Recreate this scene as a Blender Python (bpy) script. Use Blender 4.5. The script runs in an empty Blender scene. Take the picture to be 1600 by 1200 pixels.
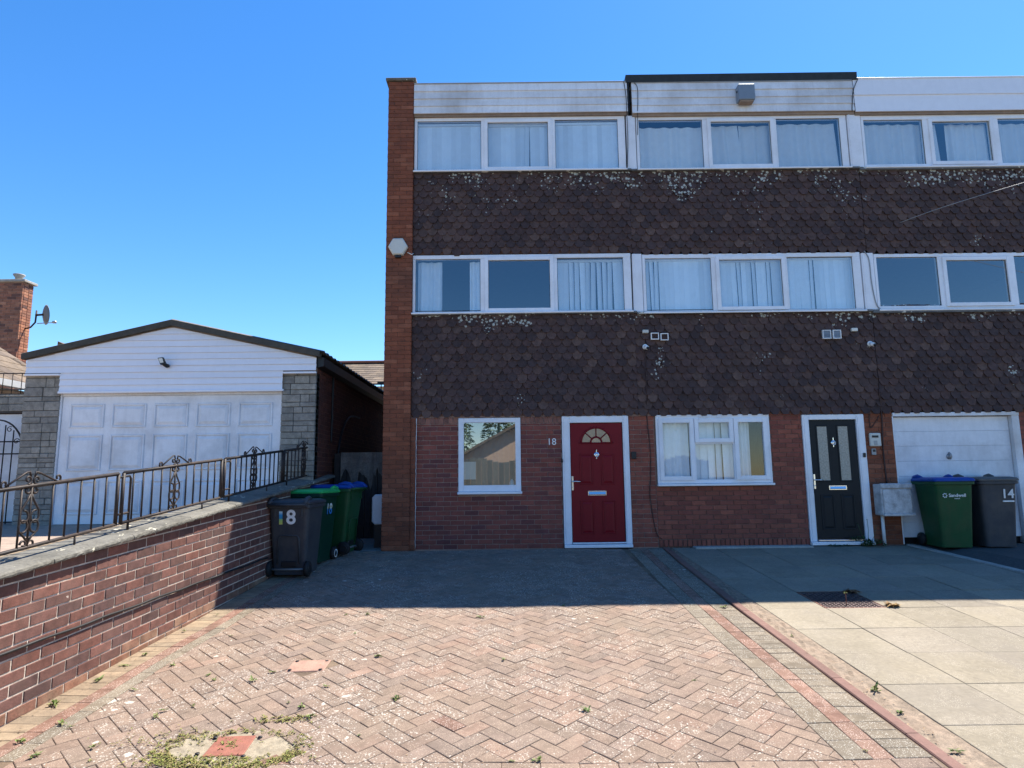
import bpy, math, random
import numpy as np
from mathutils import Matrix, Vector
random.seed(7); R = random.Random(11)
sc = bpy.context.scene
COL = sc.collection
rad = math.radians
# ------------------------------------------------------------------ camera, sky, sun, exposure
D = 10.68            # distance of the terrace front
SL = 0.0889          # slope of the drives
CZ = 1.12
def plan_z(y): return -(D - y) * SL
def wave(x, y):      # the old drive has settled unevenly
    return .0045 * math.sin(1.9 * x + .7 * y) + .004 * math.sin(2.7 * y - 1.1 * x + 1) + .003 * math.sin(4.3 * x + 3.1 * y + 2)
th = math.atan(146.5 / 1020); rho = 0.0113
fwd = Vector((0, math.cos(th), math.sin(th)))
up0 = Vector((0, -math.sin(th), math.cos(th))); r0 = Vector((1, 0, 0))
rv = math.cos(rho) * r0 - math.sin(rho) * up0
uv = math.cos(rho) * up0 + math.sin(rho) * r0
cam = bpy.data.cameras.new('camera'); co = bpy.data.objects.new('camera', cam); COL.objects.link(co)
m = Matrix((rv, uv, -fwd)).transposed().to_4x4(); m.translation = (0, 0, CZ); co.matrix_world = m
cam.sensor_width = 36; cam.lens = 1020 / 1600 * 36; cam.clip_start = 0.05; cam.clip_end = 2000
sc.camera = co
SUN_EL, SUN_AZ = rad(60.3), rad(49.5)
w = bpy.data.worlds.new('World'); sc.world = w; w.use_nodes = True
wn = w.node_tree; wn.nodes.clear()
sky = wn.nodes.new('ShaderNodeTexSky'); sky.sky_type = 'NISHITA'; sky.sun_disc = False
sky.sun_elevation = SUN_EL; sky.sun_rotation = SUN_AZ
sky.air_density = 1.0; sky.dust_density = 0.15; sky.ozone_density = 3.5; sky.altitude = 100
bg = wn.nodes.new('ShaderNodeBackground'); bg.inputs[1].default_value = 0.106
wo = wn.nodes.new('ShaderNodeOutputWorld')
hs = wn.nodes.new('ShaderNodeHueSaturation'); hs.inputs['Saturation'].default_value = 1.30; hs.inputs['Hue'].default_value = 0.504; wn.links.new(sky.outputs[0], hs.inputs['Color']); wn.links.new(hs.outputs[0], bg.inputs[0]); wn.links.new(bg.outputs[0], wo.inputs[0])
sl = bpy.data.lights.new('sun', 'SUN'); sl.energy = 5.0; sl.angle = rad(0.53); sl.color = (1.0, 0.93, 0.82)
so = bpy.data.objects.new('sun', sl); COL.objects.link(so)
sd = Vector((math.sin(SUN_AZ) * math.cos(SUN_EL), math.cos(SUN_AZ) * math.cos(SUN_EL), math.sin(SUN_EL)))
so.rotation_euler = sd.to_track_quat('Z', 'Y').to_euler(); so.location = (8, 20, 30)
sc.view_settings.view_transform = 'Standard'; sc.view_settings.look = 'None'
sc.view_settings.exposure = 1.26; sc.view_settings.gamma = 1.0; sc.view_settings.use_curve_mapping = False
sc.render.engine = 'CYCLES'; sc.cycles.max_bounces = 8; sc.cycles.transparent_max_bounces = 12
sc.cycles.use_denoising = True

# ------------------------------------------------------------------ materials
def nd(nt, typ, **kw):
    n = nt.nodes.new(typ)
    for k, v in kw.items():
        if isinstance(k, str) and hasattr(n, k): setattr(n, k, v)
    return n
def ramp(nt, stops, interp='LINEAR'):
    n = nt.nodes.new('ShaderNodeValToRGB'); cr = n.color_ramp; cr.interpolation = interp
    while len(cr.elements) > 1: cr.elements.remove(cr.elements[-1])
    cr.elements[0].position = stops[0][0]; c = stops[0][1]; cr.elements[0].color = (*c, 1) if len(c) == 3 else c
    for p, c in stops[1:]:
        e = cr.elements.new(p); e.color = (*c, 1) if len(c) == 3 else c
    return n
G = lambda v: (v, v, v)
def mat(name, cols, rough=0.8, mottle=0.25, mscale=9.0, bump=0.25, bscale=90.0, dirt=0.0, dscale=0.9, dcol=(0.05, 0.045, 0.04),
        spots=None, metal=0.0, spec=0.4, streak=0.0, val=0.12, coat=0.0, extra=None):
    """cols: colours picked per piece; mottle: fine tone noise; dirt: broad stains; spots: (scale, radius, colour, cover, zmin...)"""
    mt = bpy.data.materials.new(name); mt.use_nodes = True; nt = mt.node_tree; L = nt.links.new
    bs = nt.nodes['Principled BSDF']
    bs.inputs['Roughness'].default_value = rough; bs.inputs['Metallic'].default_value = metal
    bs.inputs['Specular IOR Level'].default_value = spec
    if coat: bs.inputs['Coat Weight'].default_value = coat; bs.inputs['Coat Roughness'].default_value = 0.15
    geo = nd(nt, 'ShaderNodeNewGeometry'); oi = nd(nt, 'ShaderNodeObjectInfo')
    at = nd(nt, 'ShaderNodeAttribute'); at.attribute_name = 'rnd'
    ad = nd(nt, 'ShaderNodeMath'); ad.operation = 'ADD'; L(oi.outputs['Random'], ad.inputs[0]); L(at.outputs['Fac'], ad.inputs[1])
    fr = nd(nt, 'ShaderNodeMath'); fr.operation = 'FRACT'; L(ad.outputs[0], fr.inputs[0])
    n = len(cols)
    rp = ramp(nt, [((i + 0.5) / n if n > 1 else 0.5, c) for i, c in enumerate(cols)]); L(fr.outputs[0], rp.inputs[0])
    col = rp.outputs[0]
    # second random for value
    m2 = nd(nt, 'ShaderNodeMath'); m2.operation = 'MULTIPLY'; L(fr.outputs[0], m2.inputs[0]); m2.inputs[1].default_value = 37.7
    f2 = nd(nt, 'ShaderNodeMath'); f2.operation = 'FRACT'; L(m2.outputs[0], f2.inputs[0])
    vr = nd(nt, 'ShaderNodeMapRange'); L(f2.outputs[0], vr.inputs[0]); vr.inputs[3].default_value = 1 - val; vr.inputs[4].default_value = 1 + val
    def mul(a, b):
        x = nd(nt, 'ShaderNodeMix'); x.data_type = 'RGBA'; x.blend_type = 'MULTIPLY'; x.inputs[0].default_value = 1.0
        L(a, x.inputs[6]); L(b, x.inputs[7]); return x.outputs[2]
    def mixc(f, a, bcol):
        x = nd(nt, 'ShaderNodeMix'); x.data_type = 'RGBA'; L(f, x.inputs[0]); L(a, x.inputs[6])
        if hasattr(bcol, 'links'): L(bcol, x.inputs[7])
        else: x.inputs[7].default_value = (*bcol, 1)
        return x.outputs[2]
    col = mul(col, vr.outputs[0])
    def noise(scale, detail=5, rough_=0.6, vec=None):
        t = nd(nt, 'ShaderNodeTexNoise'); t.inputs['Scale'].default_value = scale; t.inputs['Detail'].default_value = detail
        t.inputs['Roughness'].default_value = rough_; L(vec if vec is not None else geo.outputs['Position'], t.inputs['Vector']); return t
    if mottle:
        t = noise(mscale); r_ = ramp(nt, [(0.25, G(1 - mottle)), (0.75, G(1 + mottle))]); L(t.outputs[0], r_.inputs[0]); col = mul(col, r_.outputs[0])
        t = noise(mscale * 9, 3); r_ = ramp(nt, [(0.3, G(1 - mottle * 0.7)), (0.7, G(1 + mottle * 0.7))]); L(t.outputs[0], r_.inputs[0]); col = mul(col, r_.outputs[0])
    if streak:
        mp = nd(nt, 'ShaderNodeMapping'); mp.inputs['Scale'].default_value = (14, 14, 0.9); L(geo.outputs['Position'], mp.inputs[0])
        t = noise(1.0, 4, 0.6, mp.outputs[0]); r_ = ramp(nt, [(0.48, G(0)), (0.75, G(streak))]); L(t.outputs[0], r_.inputs[0]); col = mixc(r_.outputs[0], col, dcol)
    if dirt:
        t = noise(dscale, 7, 0.65); r_ = ramp(nt, [(0.45, G(0)), (0.72, G(dirt))]); L(t.outputs[0], r_.inputs[0]); col = mixc(r_.outputs[0], col, dcol)
    for sp in (spots or []):
        scale, radius, scol, cover, clscale = sp[:5]
        v = nd(nt, 'ShaderNodeTexVoronoi'); v.inputs['Scale'].default_value = scale; v.inputs['Randomness'].default_value = 1
        nv = noise(scale * 1.7, 2)
        wv = nd(nt, 'ShaderNodeVectorMath'); wv.operation = 'MULTIPLY_ADD'; L(nv.outputs['Color'], wv.inputs[0]); wv.inputs[1].default_value = (0.9 / scale,) * 3; L(geo.outputs['Position'], wv.inputs[2])
        L(wv.outputs[0], v.inputs['Vector'])
        wn_ = noise(clscale, 3)
        if len(sp) > 5:      # more of it near given heights (lichen below window sills)
            sx = nd(nt, 'ShaderNodeSeparateXYZ'); L(geo.outputs['Position'], sx.inputs[0])
            acc = None
            for zt, zr in sp[5]:
                mr = nd(nt, 'ShaderNodeMapRange'); L(sx.outputs['Z'], mr.inputs[0]); mr.inputs[1].default_value = zt - zr; mr.inputs[2].default_value = zt; mr.inputs[3].default_value = 0; mr.inputs[4].default_value = 0.22
                lt = nd(nt, 'ShaderNodeMath'); lt.operation = 'LESS_THAN'; L(sx.outputs['Z'], lt.inputs[0]); lt.inputs[1].default_value = zt + 0.2
                mm = nd(nt, 'ShaderNodeMath'); mm.operation = 'MULTIPLY'; L(mr.outputs[0], mm.inputs[0]); L(lt.outputs[0], mm.inputs[1])
                if acc is None: acc = mm.outputs[0]
                else:
                    a2 = nd(nt, 'ShaderNodeMath'); a2.operation = 'MAXIMUM'; L(acc, a2.inputs[0]); L(mm.outputs[0], a2.inputs[1]); acc = a2.outputs[0]
            a3 = nd(nt, 'ShaderNodeMath'); a3.operation = 'ADD'; L(acc, a3.inputs[0]); L(wn_.outputs[0], a3.inputs[1]); cl = a3.outputs[0]
        else: cl = wn_.outputs[0]
        r1 = ramp(nt, [(cover, G(0)), (min(1, cover + 0.12), G(1))]); L(cl, r1.inputs[0])
        rr = nd(nt, 'ShaderNodeMath'); rr.operation = 'MULTIPLY'; L(r1.outputs[0], rr.inputs[0]); L(v.outputs['Color'], rr.inputs[1])
        rm = nd(nt, 'ShaderNodeMath'); rm.operation = 'MULTIPLY'; L(rr.outputs[0], rm.inputs[0]); rm.inputs[1].default_value = radius
        ls = nd(nt, 'ShaderNodeMath'); ls.operation = 'LESS_THAN'; L(v.outputs['Distance'], ls.inputs[0]); L(rm.outputs[0], ls.inputs[1])
        sm = nd(nt, 'ShaderNodeMath'); sm.operation = 'MULTIPLY'; L(ls.outputs[0], sm.inputs[0]); sm.inputs[1].default_value = sp[6] if len(sp) > 6 else 0.85
        col = mixc(sm.outputs[0], col, scol)
    if extra: col = extra(nt, L, geo, col, noise, mixc, mul)
    L(col, bs.inputs['Base Color'])
    if bump:
        t = noise(bscale, 4, 0.6); b = nd(nt, 'ShaderNodeBump'); b.inputs['Strength'].default_value = bump; b.inputs['Distance'].default_value = 0.004
        L(t.outputs[0], b.inputs['Height']); L(b.outputs[0], bs.inputs['Normal'])
    return mt
def glass(name, tint=(0.9, 0.95, 0.95), gain=3.0, rough=0.0):
    mt = bpy.data.materials.new(name); mt.use_nodes = True; nt = mt.node_tree; L = nt.links.new
    nt.nodes.remove(nt.nodes['Principled BSDF']); out = nt.nodes['Material Output']
    t = nd(nt, 'ShaderNodeBsdfTransparent'); t.inputs[0].default_value = (*tint, 1)
    g = nd(nt, 'ShaderNodeBsdfGlossy'); g.inputs['Roughness'].default_value = rough
    nz = nd(nt, 'ShaderNodeTexNoise'); nz.inputs['Scale'].default_value = 1.3; ge = nd(nt, 'ShaderNodeNewGeometry'); L(ge.outputs['Position'], nz.inputs['Vector'])
    bp = nd(nt, 'ShaderNodeBump'); bp.inputs['Strength'].default_value = 0.05; bp.inputs['Distance'].default_value = 0.01; L(nz.outputs[0], bp.inputs['Height']); L(bp.outputs[0], g.inputs['Normal'])
    f = nd(nt, 'ShaderNodeFresnel'); f.inputs[0].default_value = 1.5
    k = nd(nt, 'ShaderNodeMath'); k.operation = 'MULTIPLY'; k.use_clamp = True; L(f.outputs[0], k.inputs[0]); k.inputs[1].default_value = gain
    bf = nd(nt, 'ShaderNodeMath'); bf.operation = 'SUBTRACT'; bf.inputs[0].default_value = 1.0; L(ge.outputs['Backfacing'], bf.inputs[1])
    kk = nd(nt, 'ShaderNodeMath'); kk.operation = 'MULTIPLY'; L(k.outputs[0], kk.inputs[0]); L(bf.outputs[0], kk.inputs[1])
    x = nd(nt, 'ShaderNodeMixShader'); L(kk.outputs[0], x.inputs[0]); L(t.outputs[0], x.inputs[1]); L(g.outputs[0], x.inputs[2]); L(x.outputs[0], out.inputs[0])
    return mt
LIC = (0.55, 0.57, 0.50)
M = {}
M['brick_pier'] = mat('orange_brick', [(0.1848, 0.0546, 0.026), (0.2128, 0.063, 0.029), (0.168, 0.0504, 0.025), (0.196, 0.0588, 0.027), (0.2016, 0.0609, 0.028), (0.252, 0.0861, 0.044)], mottle=.25, dirt=.45, dcol=(.09, .045, .03), dscale=.7, val=.09)
M['brick_red'] = mat('red_brick', [(0.2439, 0.0686, 0.0437), (0.1996, 0.0568, 0.0389), (0.2809, 0.0818, 0.0486), (0.2218, 0.0607, 0.0402)], mottle=.22, dirt=.3, dcol=(.07, .035, .03), val=.14, spots=[(14, .5, (.42, .33, .3), .66, 1.3)])
M['brick_purple'] = mat('purple_brick', [(0.1982, 0.0546, 0.0391), (0.2379, 0.0661, 0.0453), (0.1665, 0.0489, 0.0391), (0.2141, 0.059, 0.0416), (0.1428, 0.0445, 0.0403)], mottle=.2, val=.14)
M['brick_soldier'] = mat('pinkish_brick', [(.22, .10, .075), (.27, .12, .085), (.19, .085, .065)], mottle=.2)
M['mortar'] = mat('mortar', [(.30, .20, .165)], mottle=.25, bump=.5, bscale=160)
M['mortar_dark'] = mat('weathered_mortar', [(.175, .095, .07)], mottle=.3, bump=.5, bscale=160)
M['mortar_light'] = mat('pale_mortar', [(0.5, 0.4188, 0.3438)], mottle=.35, bump=.6, bscale=140)
M['brick_wall'] = mat('boundary_brick', [(0.125, 0.052, 0.04), (0.145, 0.066, 0.052), (0.105, 0.05, 0.042), (0.165, 0.064, 0.046), (0.12, 0.058, 0.048), (0.088, 0.046, 0.041)], mottle=.35, mscale=14, dirt=.4, dcol=(.20, .12, .095), dscale=2.2, bump=.5, val=.22, spots=[(9, .45, (.5, .42, .36), .62, 1.8)])
M['brick_base'] = mat('orange_footing_brick', [(0.2, 0.085, 0.05), (0.19, 0.1, 0.065), (0.175, 0.082, 0.055)], mottle=.4, dirt=.5, dcol=(.35, .27, .18), dscale=3)
M['coping'] = mat('weathered_concrete', [(0.1376, 0.129, 0.1065), (0.1186, 0.1127, 0.0952)], mottle=.4, mscale=5, bump=.9, bscale=55, dirt=.6, dcol=(.14, .135, .12), dscale=2.5, spots=[(16, .5, (.6, .57, .44), .5, 2.2)])
M['tile'] = mat('clay_tile', [(0.0586, 0.0336, 0.0304), (0.0755, 0.0416, 0.0357), (0.0472, 0.0301, 0.0304), (0.0869, 0.0496, 0.0401), (0.0604, 0.0381, 0.0366), (0.0698, 0.0399, 0.0366), (0.1019, 0.062, 0.05), (0.0519, 0.0328, 0.0321)], mottle=.4, mscale=14, rough=.85, val=.16, bump=.4,
    spots=[(19, .6, LIC, .60, 1.5, [(6.36, .8), (3.84, .28)], .72)])
M['flash'] = mat('lead_flashing', [(.12, .125, .13)], mottle=.35, mscale=12, rough=.6, spots=[(9, .7, (.6, .6, .55), .47, 1.6)])
M['upvc'] = mat('white_upvc', [(0.77, 0.7864, 0.824)], rough=.3, mottle=.04, mscale=4, bump=.03, spec=.5, val=.02, dirt=.25, dcol=(.40, .38, .34), dscale=2.2)
M['white_paint'] = mat('white_painted_board', [(0.737, 0.749, 0.7725), (0.693, 0.7062, 0.7313)], rough=.5, mottle=.07, mscale=4, bump=.1, dirt=.6, dcol=(.33, .29, .25), dscale=.9, streak=.22, val=.05)
M['white_clean'] = mat('white_cladding', [(0.7616, 0.7722, 0.8137)], rough=.4, mottle=.03, bump=.04, val=.02, streak=.05, dcol=(.4, .38, .36))
M['white_door'] = mat('white_garage_door', [(0.7168, 0.7344, 0.7673)], rough=.45, mottle=.06, bump=.05, dirt=.5, dcol=(.33, .33, .34), dscale=1.7, streak=.14, val=.03)
M['soffit'] = mat('brown_soffit', [(.26, .19, .14)], mottle=.2)
M['felt'] = mat('black_roof_felt', [(.022, .028, .032)], rough=.8, mottle=.3)
M['bargeboard'] = mat('dark_roof_edge', [(.05, .045, .035)], rough=.7, mottle=.3, dirt=.4, dcol=(.12, .1, .07), dscale=3)
M['glass'] = glass('window_glass', tint=(.97,.98,.98), gain=2.2)
M['glass_up'] = glass('upper_glass', tint=(.95, .98, .99), gain=5.5)
M['glass_net'] = glass('reflective_glass', gain=8.0)
M['obscure'] = mat('obscured_glass', [(.34, .32, .27)], rough=.25, mottle=.35, mscale=40, bump=.5, bscale=120, spec=.6)
M['amber'] = mat('tan_obscured_glass', [(.42, .29, .17)], rough=.25, mottle=.2, mscale=30, bump=.4, bscale=100, spec=.6)
def fabric(name, c):
    mt = mat(name, [c], rough=.9, mottle=.05, bump=.05, spec=.1); return mt
M['blind'] = fabric('white_blind_fabric', (.80, .86, .92)); M['curtain'] = fabric('pale_curtain_fabric', (.78, .78, .78)); M['net'] = fabric('net_fabric', (.20, .215, .20))
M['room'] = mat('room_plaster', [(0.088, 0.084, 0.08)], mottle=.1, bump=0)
M['red_door'] = mat('dark_red_door', [(0.1755, 0.0039, 0.0099)], rough=.45, mottle=.06, bump=.08, bscale=200, spec=.22, val=.02)
M['black_door'] = mat('black_door', [(.012, .015, .018)], rough=.45, mottle=.1, bump=.1, bscale=200, spec=.2)
M['chrome'] = mat('chrome', [(.75, .76, .78)], rough=.18, metal=1.0, mottle=0, bump=0)
M['steel'] = mat('grey_metal', [(.30, .31, .32)], rough=.45, metal=.4, mottle=.1)
M['black'] = mat('black_plastic', [(.012, .012, .014)], rough=.45, mottle=.1, bump=.05)
M['cable'] = mat('black_cable', [(.012, .012, .014)], rough=.5, mottle=0, bump=0)
M['cable_brown'] = mat('dark_red_cable', [(.045, .018, .014)], rough=.6, mottle=0, bump=0)
M['grey_box'] = mat('weathered_meter_box', [(.50, .50, .50)], rough=.6, mottle=.25, mscale=12, dirt=.75, dcol=(.17, .15, .14), dscale=6.5, streak=.3)
M['blue_grey'] = mat('blue_grey_plastic', [(.20, .25, .31)], rough=.4, mottle=.1)
M['alarm'] = mat('cream_plastic', [(.62, .62, .56)], rough=.4, mottle=.06)
M['bin_grey'] = mat('grey_bin_plastic', [(.042, .047, .056)], rough=.42, mottle=.14, mscale=6, bump=.12, bscale=240, dirt=.7, dcol=(.085, .08, .075), dscale=4, streak=.35, spec=.2)
M['bin_green'] = mat('green_bin_plastic', [(.010, .075, .028)], rough=.4, mottle=.14, mscale=6, bump=.12, bscale=240, dirt=.6, dcol=(.04, .065, .03), dscale=4, streak=.3, spec=.2)
M['bin_dkgreen'] = mat('dark_green_bin_plastic', [(.006, .042, .026)], rough=.4, mottle=.14, mscale=6, bump=.12, bscale=240, spec=.2)
M['lid_green'] = mat('bright_green_lid', [(.03, .36, .10)], rough=.4, mottle=.1, bump=.1, bscale=240, spec=.2)
M['lid_blue'] = mat('blue_lid', [(0.0084, 0.051, 0.2604)], rough=.4, mottle=.12, bump=.1, bscale=240, spec=.2)
M['lid_brownish'] = mat('faded_grey_lid', [(.10, .095, .09)], rough=.5, mottle=.14, bump=.1, spec=.2)
M['rubber'] = mat('black_rubber', [(.012, .012, .013)], rough=.7, mottle=.2)
M['white_print'] = mat('white_print', [(.75, .76, .75)], rough=.5, mottle=.05, bump=0)
M['iron'] = mat('black_iron', [(.022, .017, .016)], rough=.6, metal=.1, mottle=.4, mscale=20, dirt=.4, dcol=(.085, .05, .036), dscale=5, bump=.4)
M['stone'] = mat('grey_stone_block', [(.23, .215, .185), (.27, .25, .215), (.19, .18, .16), (.25, .235, .20)], mottle=.35, mscale=14, bump=.9, bscale=60, val=.16)
M['stone_pale'] = mat('pale_stone_block', [(.20, .19, .17), (.24, .23, .20)], mottle=.35, bump=.8, bscale=60)
M['stone_mortar'] = mat('stone_joint', [(.07, .068, .064)], mottle=.2)
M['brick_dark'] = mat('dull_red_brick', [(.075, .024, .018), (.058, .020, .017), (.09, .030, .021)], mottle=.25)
M['pav'] = mat('block_paver', [(0.1931, 0.1381, 0.104), (0.2054, 0.144, 0.1067), (0.179, 0.1322, 0.103), (0.212, 0.1456, 0.1076), (0.1874, 0.1364, 0.1076), (0.1726, 0.1281, 0.1011), (0.2235, 0.1473, 0.1093)], mottle=.22, mscale=12, bump=.9, bscale=190, rough=.9, val=.12, dirt=.55, dcol=(.195, .15, .108), dscale=.8,
    streak=0, spots=[(120, .5, (.36, .28, .21), .33, 6), (8, .40, (.52, .47, .40), .555, 1.3), (60, .5, (.46, .42, .36), .42, 2.5)])
M['pav_grey'] = mat('grey_paver', [(0.156, 0.126, 0.0896), (0.172, 0.1365, 0.0966), (0.144, 0.1185, 0.0868)], mottle=.22, mscale=12, bump=.9, bscale=190, rough=.9, dirt=.4, dcol=(.30, .25, .19), dscale=1.2, spots=[(120, .5, (.46, .43, .37), .32, 6), (9, .4, (.62, .6, .54), .57, 1.4)])
M['pav_pale'] = mat('sandy_paver', [(0.2226, 0.1672, 0.1128), (0.24, 0.176, 0.1173), (0.2051, 0.1566, 0.1082)], mottle=.25, mscale=12, bump=.9, bscale=190, rough=.9, dirt=.4, dcol=(.42, .33, .21), dscale=1.5, spots=[(9, .4, (.62, .6, .54), .6, 1.4)])
M['pav_red'] = mat('red_paver', [(0.1742, 0.0952, 0.0681), (0.1913, 0.102, 0.0713), (0.1615, 0.0918, 0.0656)], mottle=.25, mscale=12, bump=.9, bscale=190, rough=.9, dirt=.35, dcol=(.35, .26, .2), dscale=1.5, spots=[(120, .5, (.5, .4, .34), .36, 6), (9, .4, (.66, .6, .54), .62, 1.4)])
M['kerb'] = mat('red_kerb', [(0.1548, 0.0806, 0.0634), (0.1692, 0.0864, 0.0684)], mottle=.22, bump=.7, bscale=150, dirt=.35, dcol=(.24, .15, .12))
M['sand'] = mat('joint_sand', [(0.1425, 0.0966, 0.0636)], mottle=.45, mscale=7, bump=.8, bscale=200, dirt=.5, dcol=(.28, .21, .13), dscale=1.1)
M['slab'] = mat('concrete_slab', [(0.2303, 0.1972, 0.1426), (0.2491, 0.212, 0.1527), (0.2068, 0.1795, 0.1334), (0.2256, 0.1934, 0.1472)], mottle=.2, mscale=3.0, bump=.6, bscale=160, rough=.9, val=.11, dirt=.75, dcol=(.155, .135, .108), dscale=1.5, spots=[(130, .5, (.36, .32, .26), .42, 4)])
M['slab_joint'] = mat('slab_bed', [(.15, .115, .08)], mottle=.4, bump=.5)
M['rubble'] = mat('rough_mortar_strip', [(0.1836, 0.1378, 0.0972)], mottle=.5, mscale=16, bump=1.0, bscale=45, dirt=.55, dcol=(.25, .17, .12), dscale=7)
M['tarmac'] = mat('tarmac', [(.055, .056, .055)], mottle=.3, mscale=30, bump=1, bscale=140, dirt=.3, dcol=(.09, .088, .08))
M['concrete'] = mat('concrete', [(.30, .29, .26)], mottle=.25, mscale=6, bump=.6, bscale=110, dirt=.35, dcol=(.17, .165, .15), dscale=2)
M['concrete_pale'] = mat('broken_pale_concrete', [(0.2829, 0.2388, 0.169)], mottle=.4, mscale=16, bump=1, bscale=50, dirt=.8, dcol=(.20, .155, .10), dscale=7)
M['ground'] = mat('verge_ground', [(.16, .14, .11)], mottle=.3, mscale=4, bump=.4)
M['neigh'] = mat('pale_block_paving', [(.27, .205, .16)], mottle=.25, mscale=9, bump=.5)
M['rust'] = mat('rusty_cover', [(0.2176, 0.0798, 0.0521)], rough=.7, mottle=.25, mscale=14, bump=.5, dirt=.4, dcol=(.25, .12, .09), dscale=6)
M['clay_cover'] = mat('worn_red_cover', [(0.2964, 0.1748, 0.13)], mottle=.22, bump=.5, dirt=.5, dcol=(.33, .24, .17), dscale=7)
M['iron_cover'] = mat('cast_iron_cover', [(.075, .052, .05)], rough=.5, metal=.5, mottle=.3, bump=.4)
M['leaf'] = mat('weed_leaf', [(.10, .16, .035), (.16, .20, .05), (.075, .12, .03), (.22, .22, .07)], mottle=.2, bump=0, rough=.6, val=.25)
M['dkleaf'] = mat('dark_leaf', [(.03, .075, .02), (.045, .095, .026), (.022, .055, .016)], mottle=.2, bump=0, rough=.5, val=.25)
M['moss'] = mat('dry_grass', [(0.1725, 0.18, 0.045), (0.23, 0.21, 0.06), (0.299, 0.24, 0.09), (0.1955, 0.138, 0.055), (0.1265, 0.15, 0.035), (0.2185, 0.24, 0.05)], mottle=.2, bump=0, rough=.8, val=.3)
M['straw'] = mat('straw', [(.34, .22, .09), (.42, .29, .13), (.26, .15, .06)], mottle=.2, bump=0)
M['twig'] = mat('dry_twig', [(.16, .10, .06), (.30, .2, .11)], mottle=.2, bump=0)
M['roof_tile'] = mat('weathered_roof_tile', [(0.147, 0.1085, 0.0735), (0.175, 0.1295, 0.0875), (0.119, 0.0875, 0.063)], mottle=.3, bump=.5, val=.2)
M['roof_sheet'] = mat('corrugated_sheet', [(.12, .11, .10)], mottle=.3)
M['render'] = mat('cream_render', [(.62, .52, .40)], mottle=.08)
M['peach'] = mat('peach_render', [(.62, .45, .33)], mottle=.08)
M['fence'] = mat('weathered_fence_board', [(.15, .155, .135), (.125, .13, .115), (.17, .17, .145)], mottle=.25, streak=.3, dcol=(.14, .12, .1))
M['gate'] = mat('dark_stained_wood', [(.022, .018, .018), (.03, .024, .022)], mottle=.4, streak=.5, dcol=(.10, .09, .08))
M['tarp'] = mat('faded_tarp', [(.135, .115, .10)], mottle=.45, mscale=5, streak=.6, dcol=(.05, .045, .045), bump=.4)
M['chimney_brick'] = mat('chimney_brick', [(.30, .125, .07), (.24, .095, .058), (.36, .165, .095), (.13, .06, .045)], mottle=.3, val=.2)
M['dish'] = mat('grey_dish', [(.13, .14, .14)], rough=.5, mottle=.1)
M['conifer'] = mat('pale_conifer', [(.16, .22, .12), (.20, .26, .15), (.13, .19, .10)], mottle=.2, bump=0, val=.25)
M['bark'] = mat('bark', [(.10, .07, .05)], mottle=.3)

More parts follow.
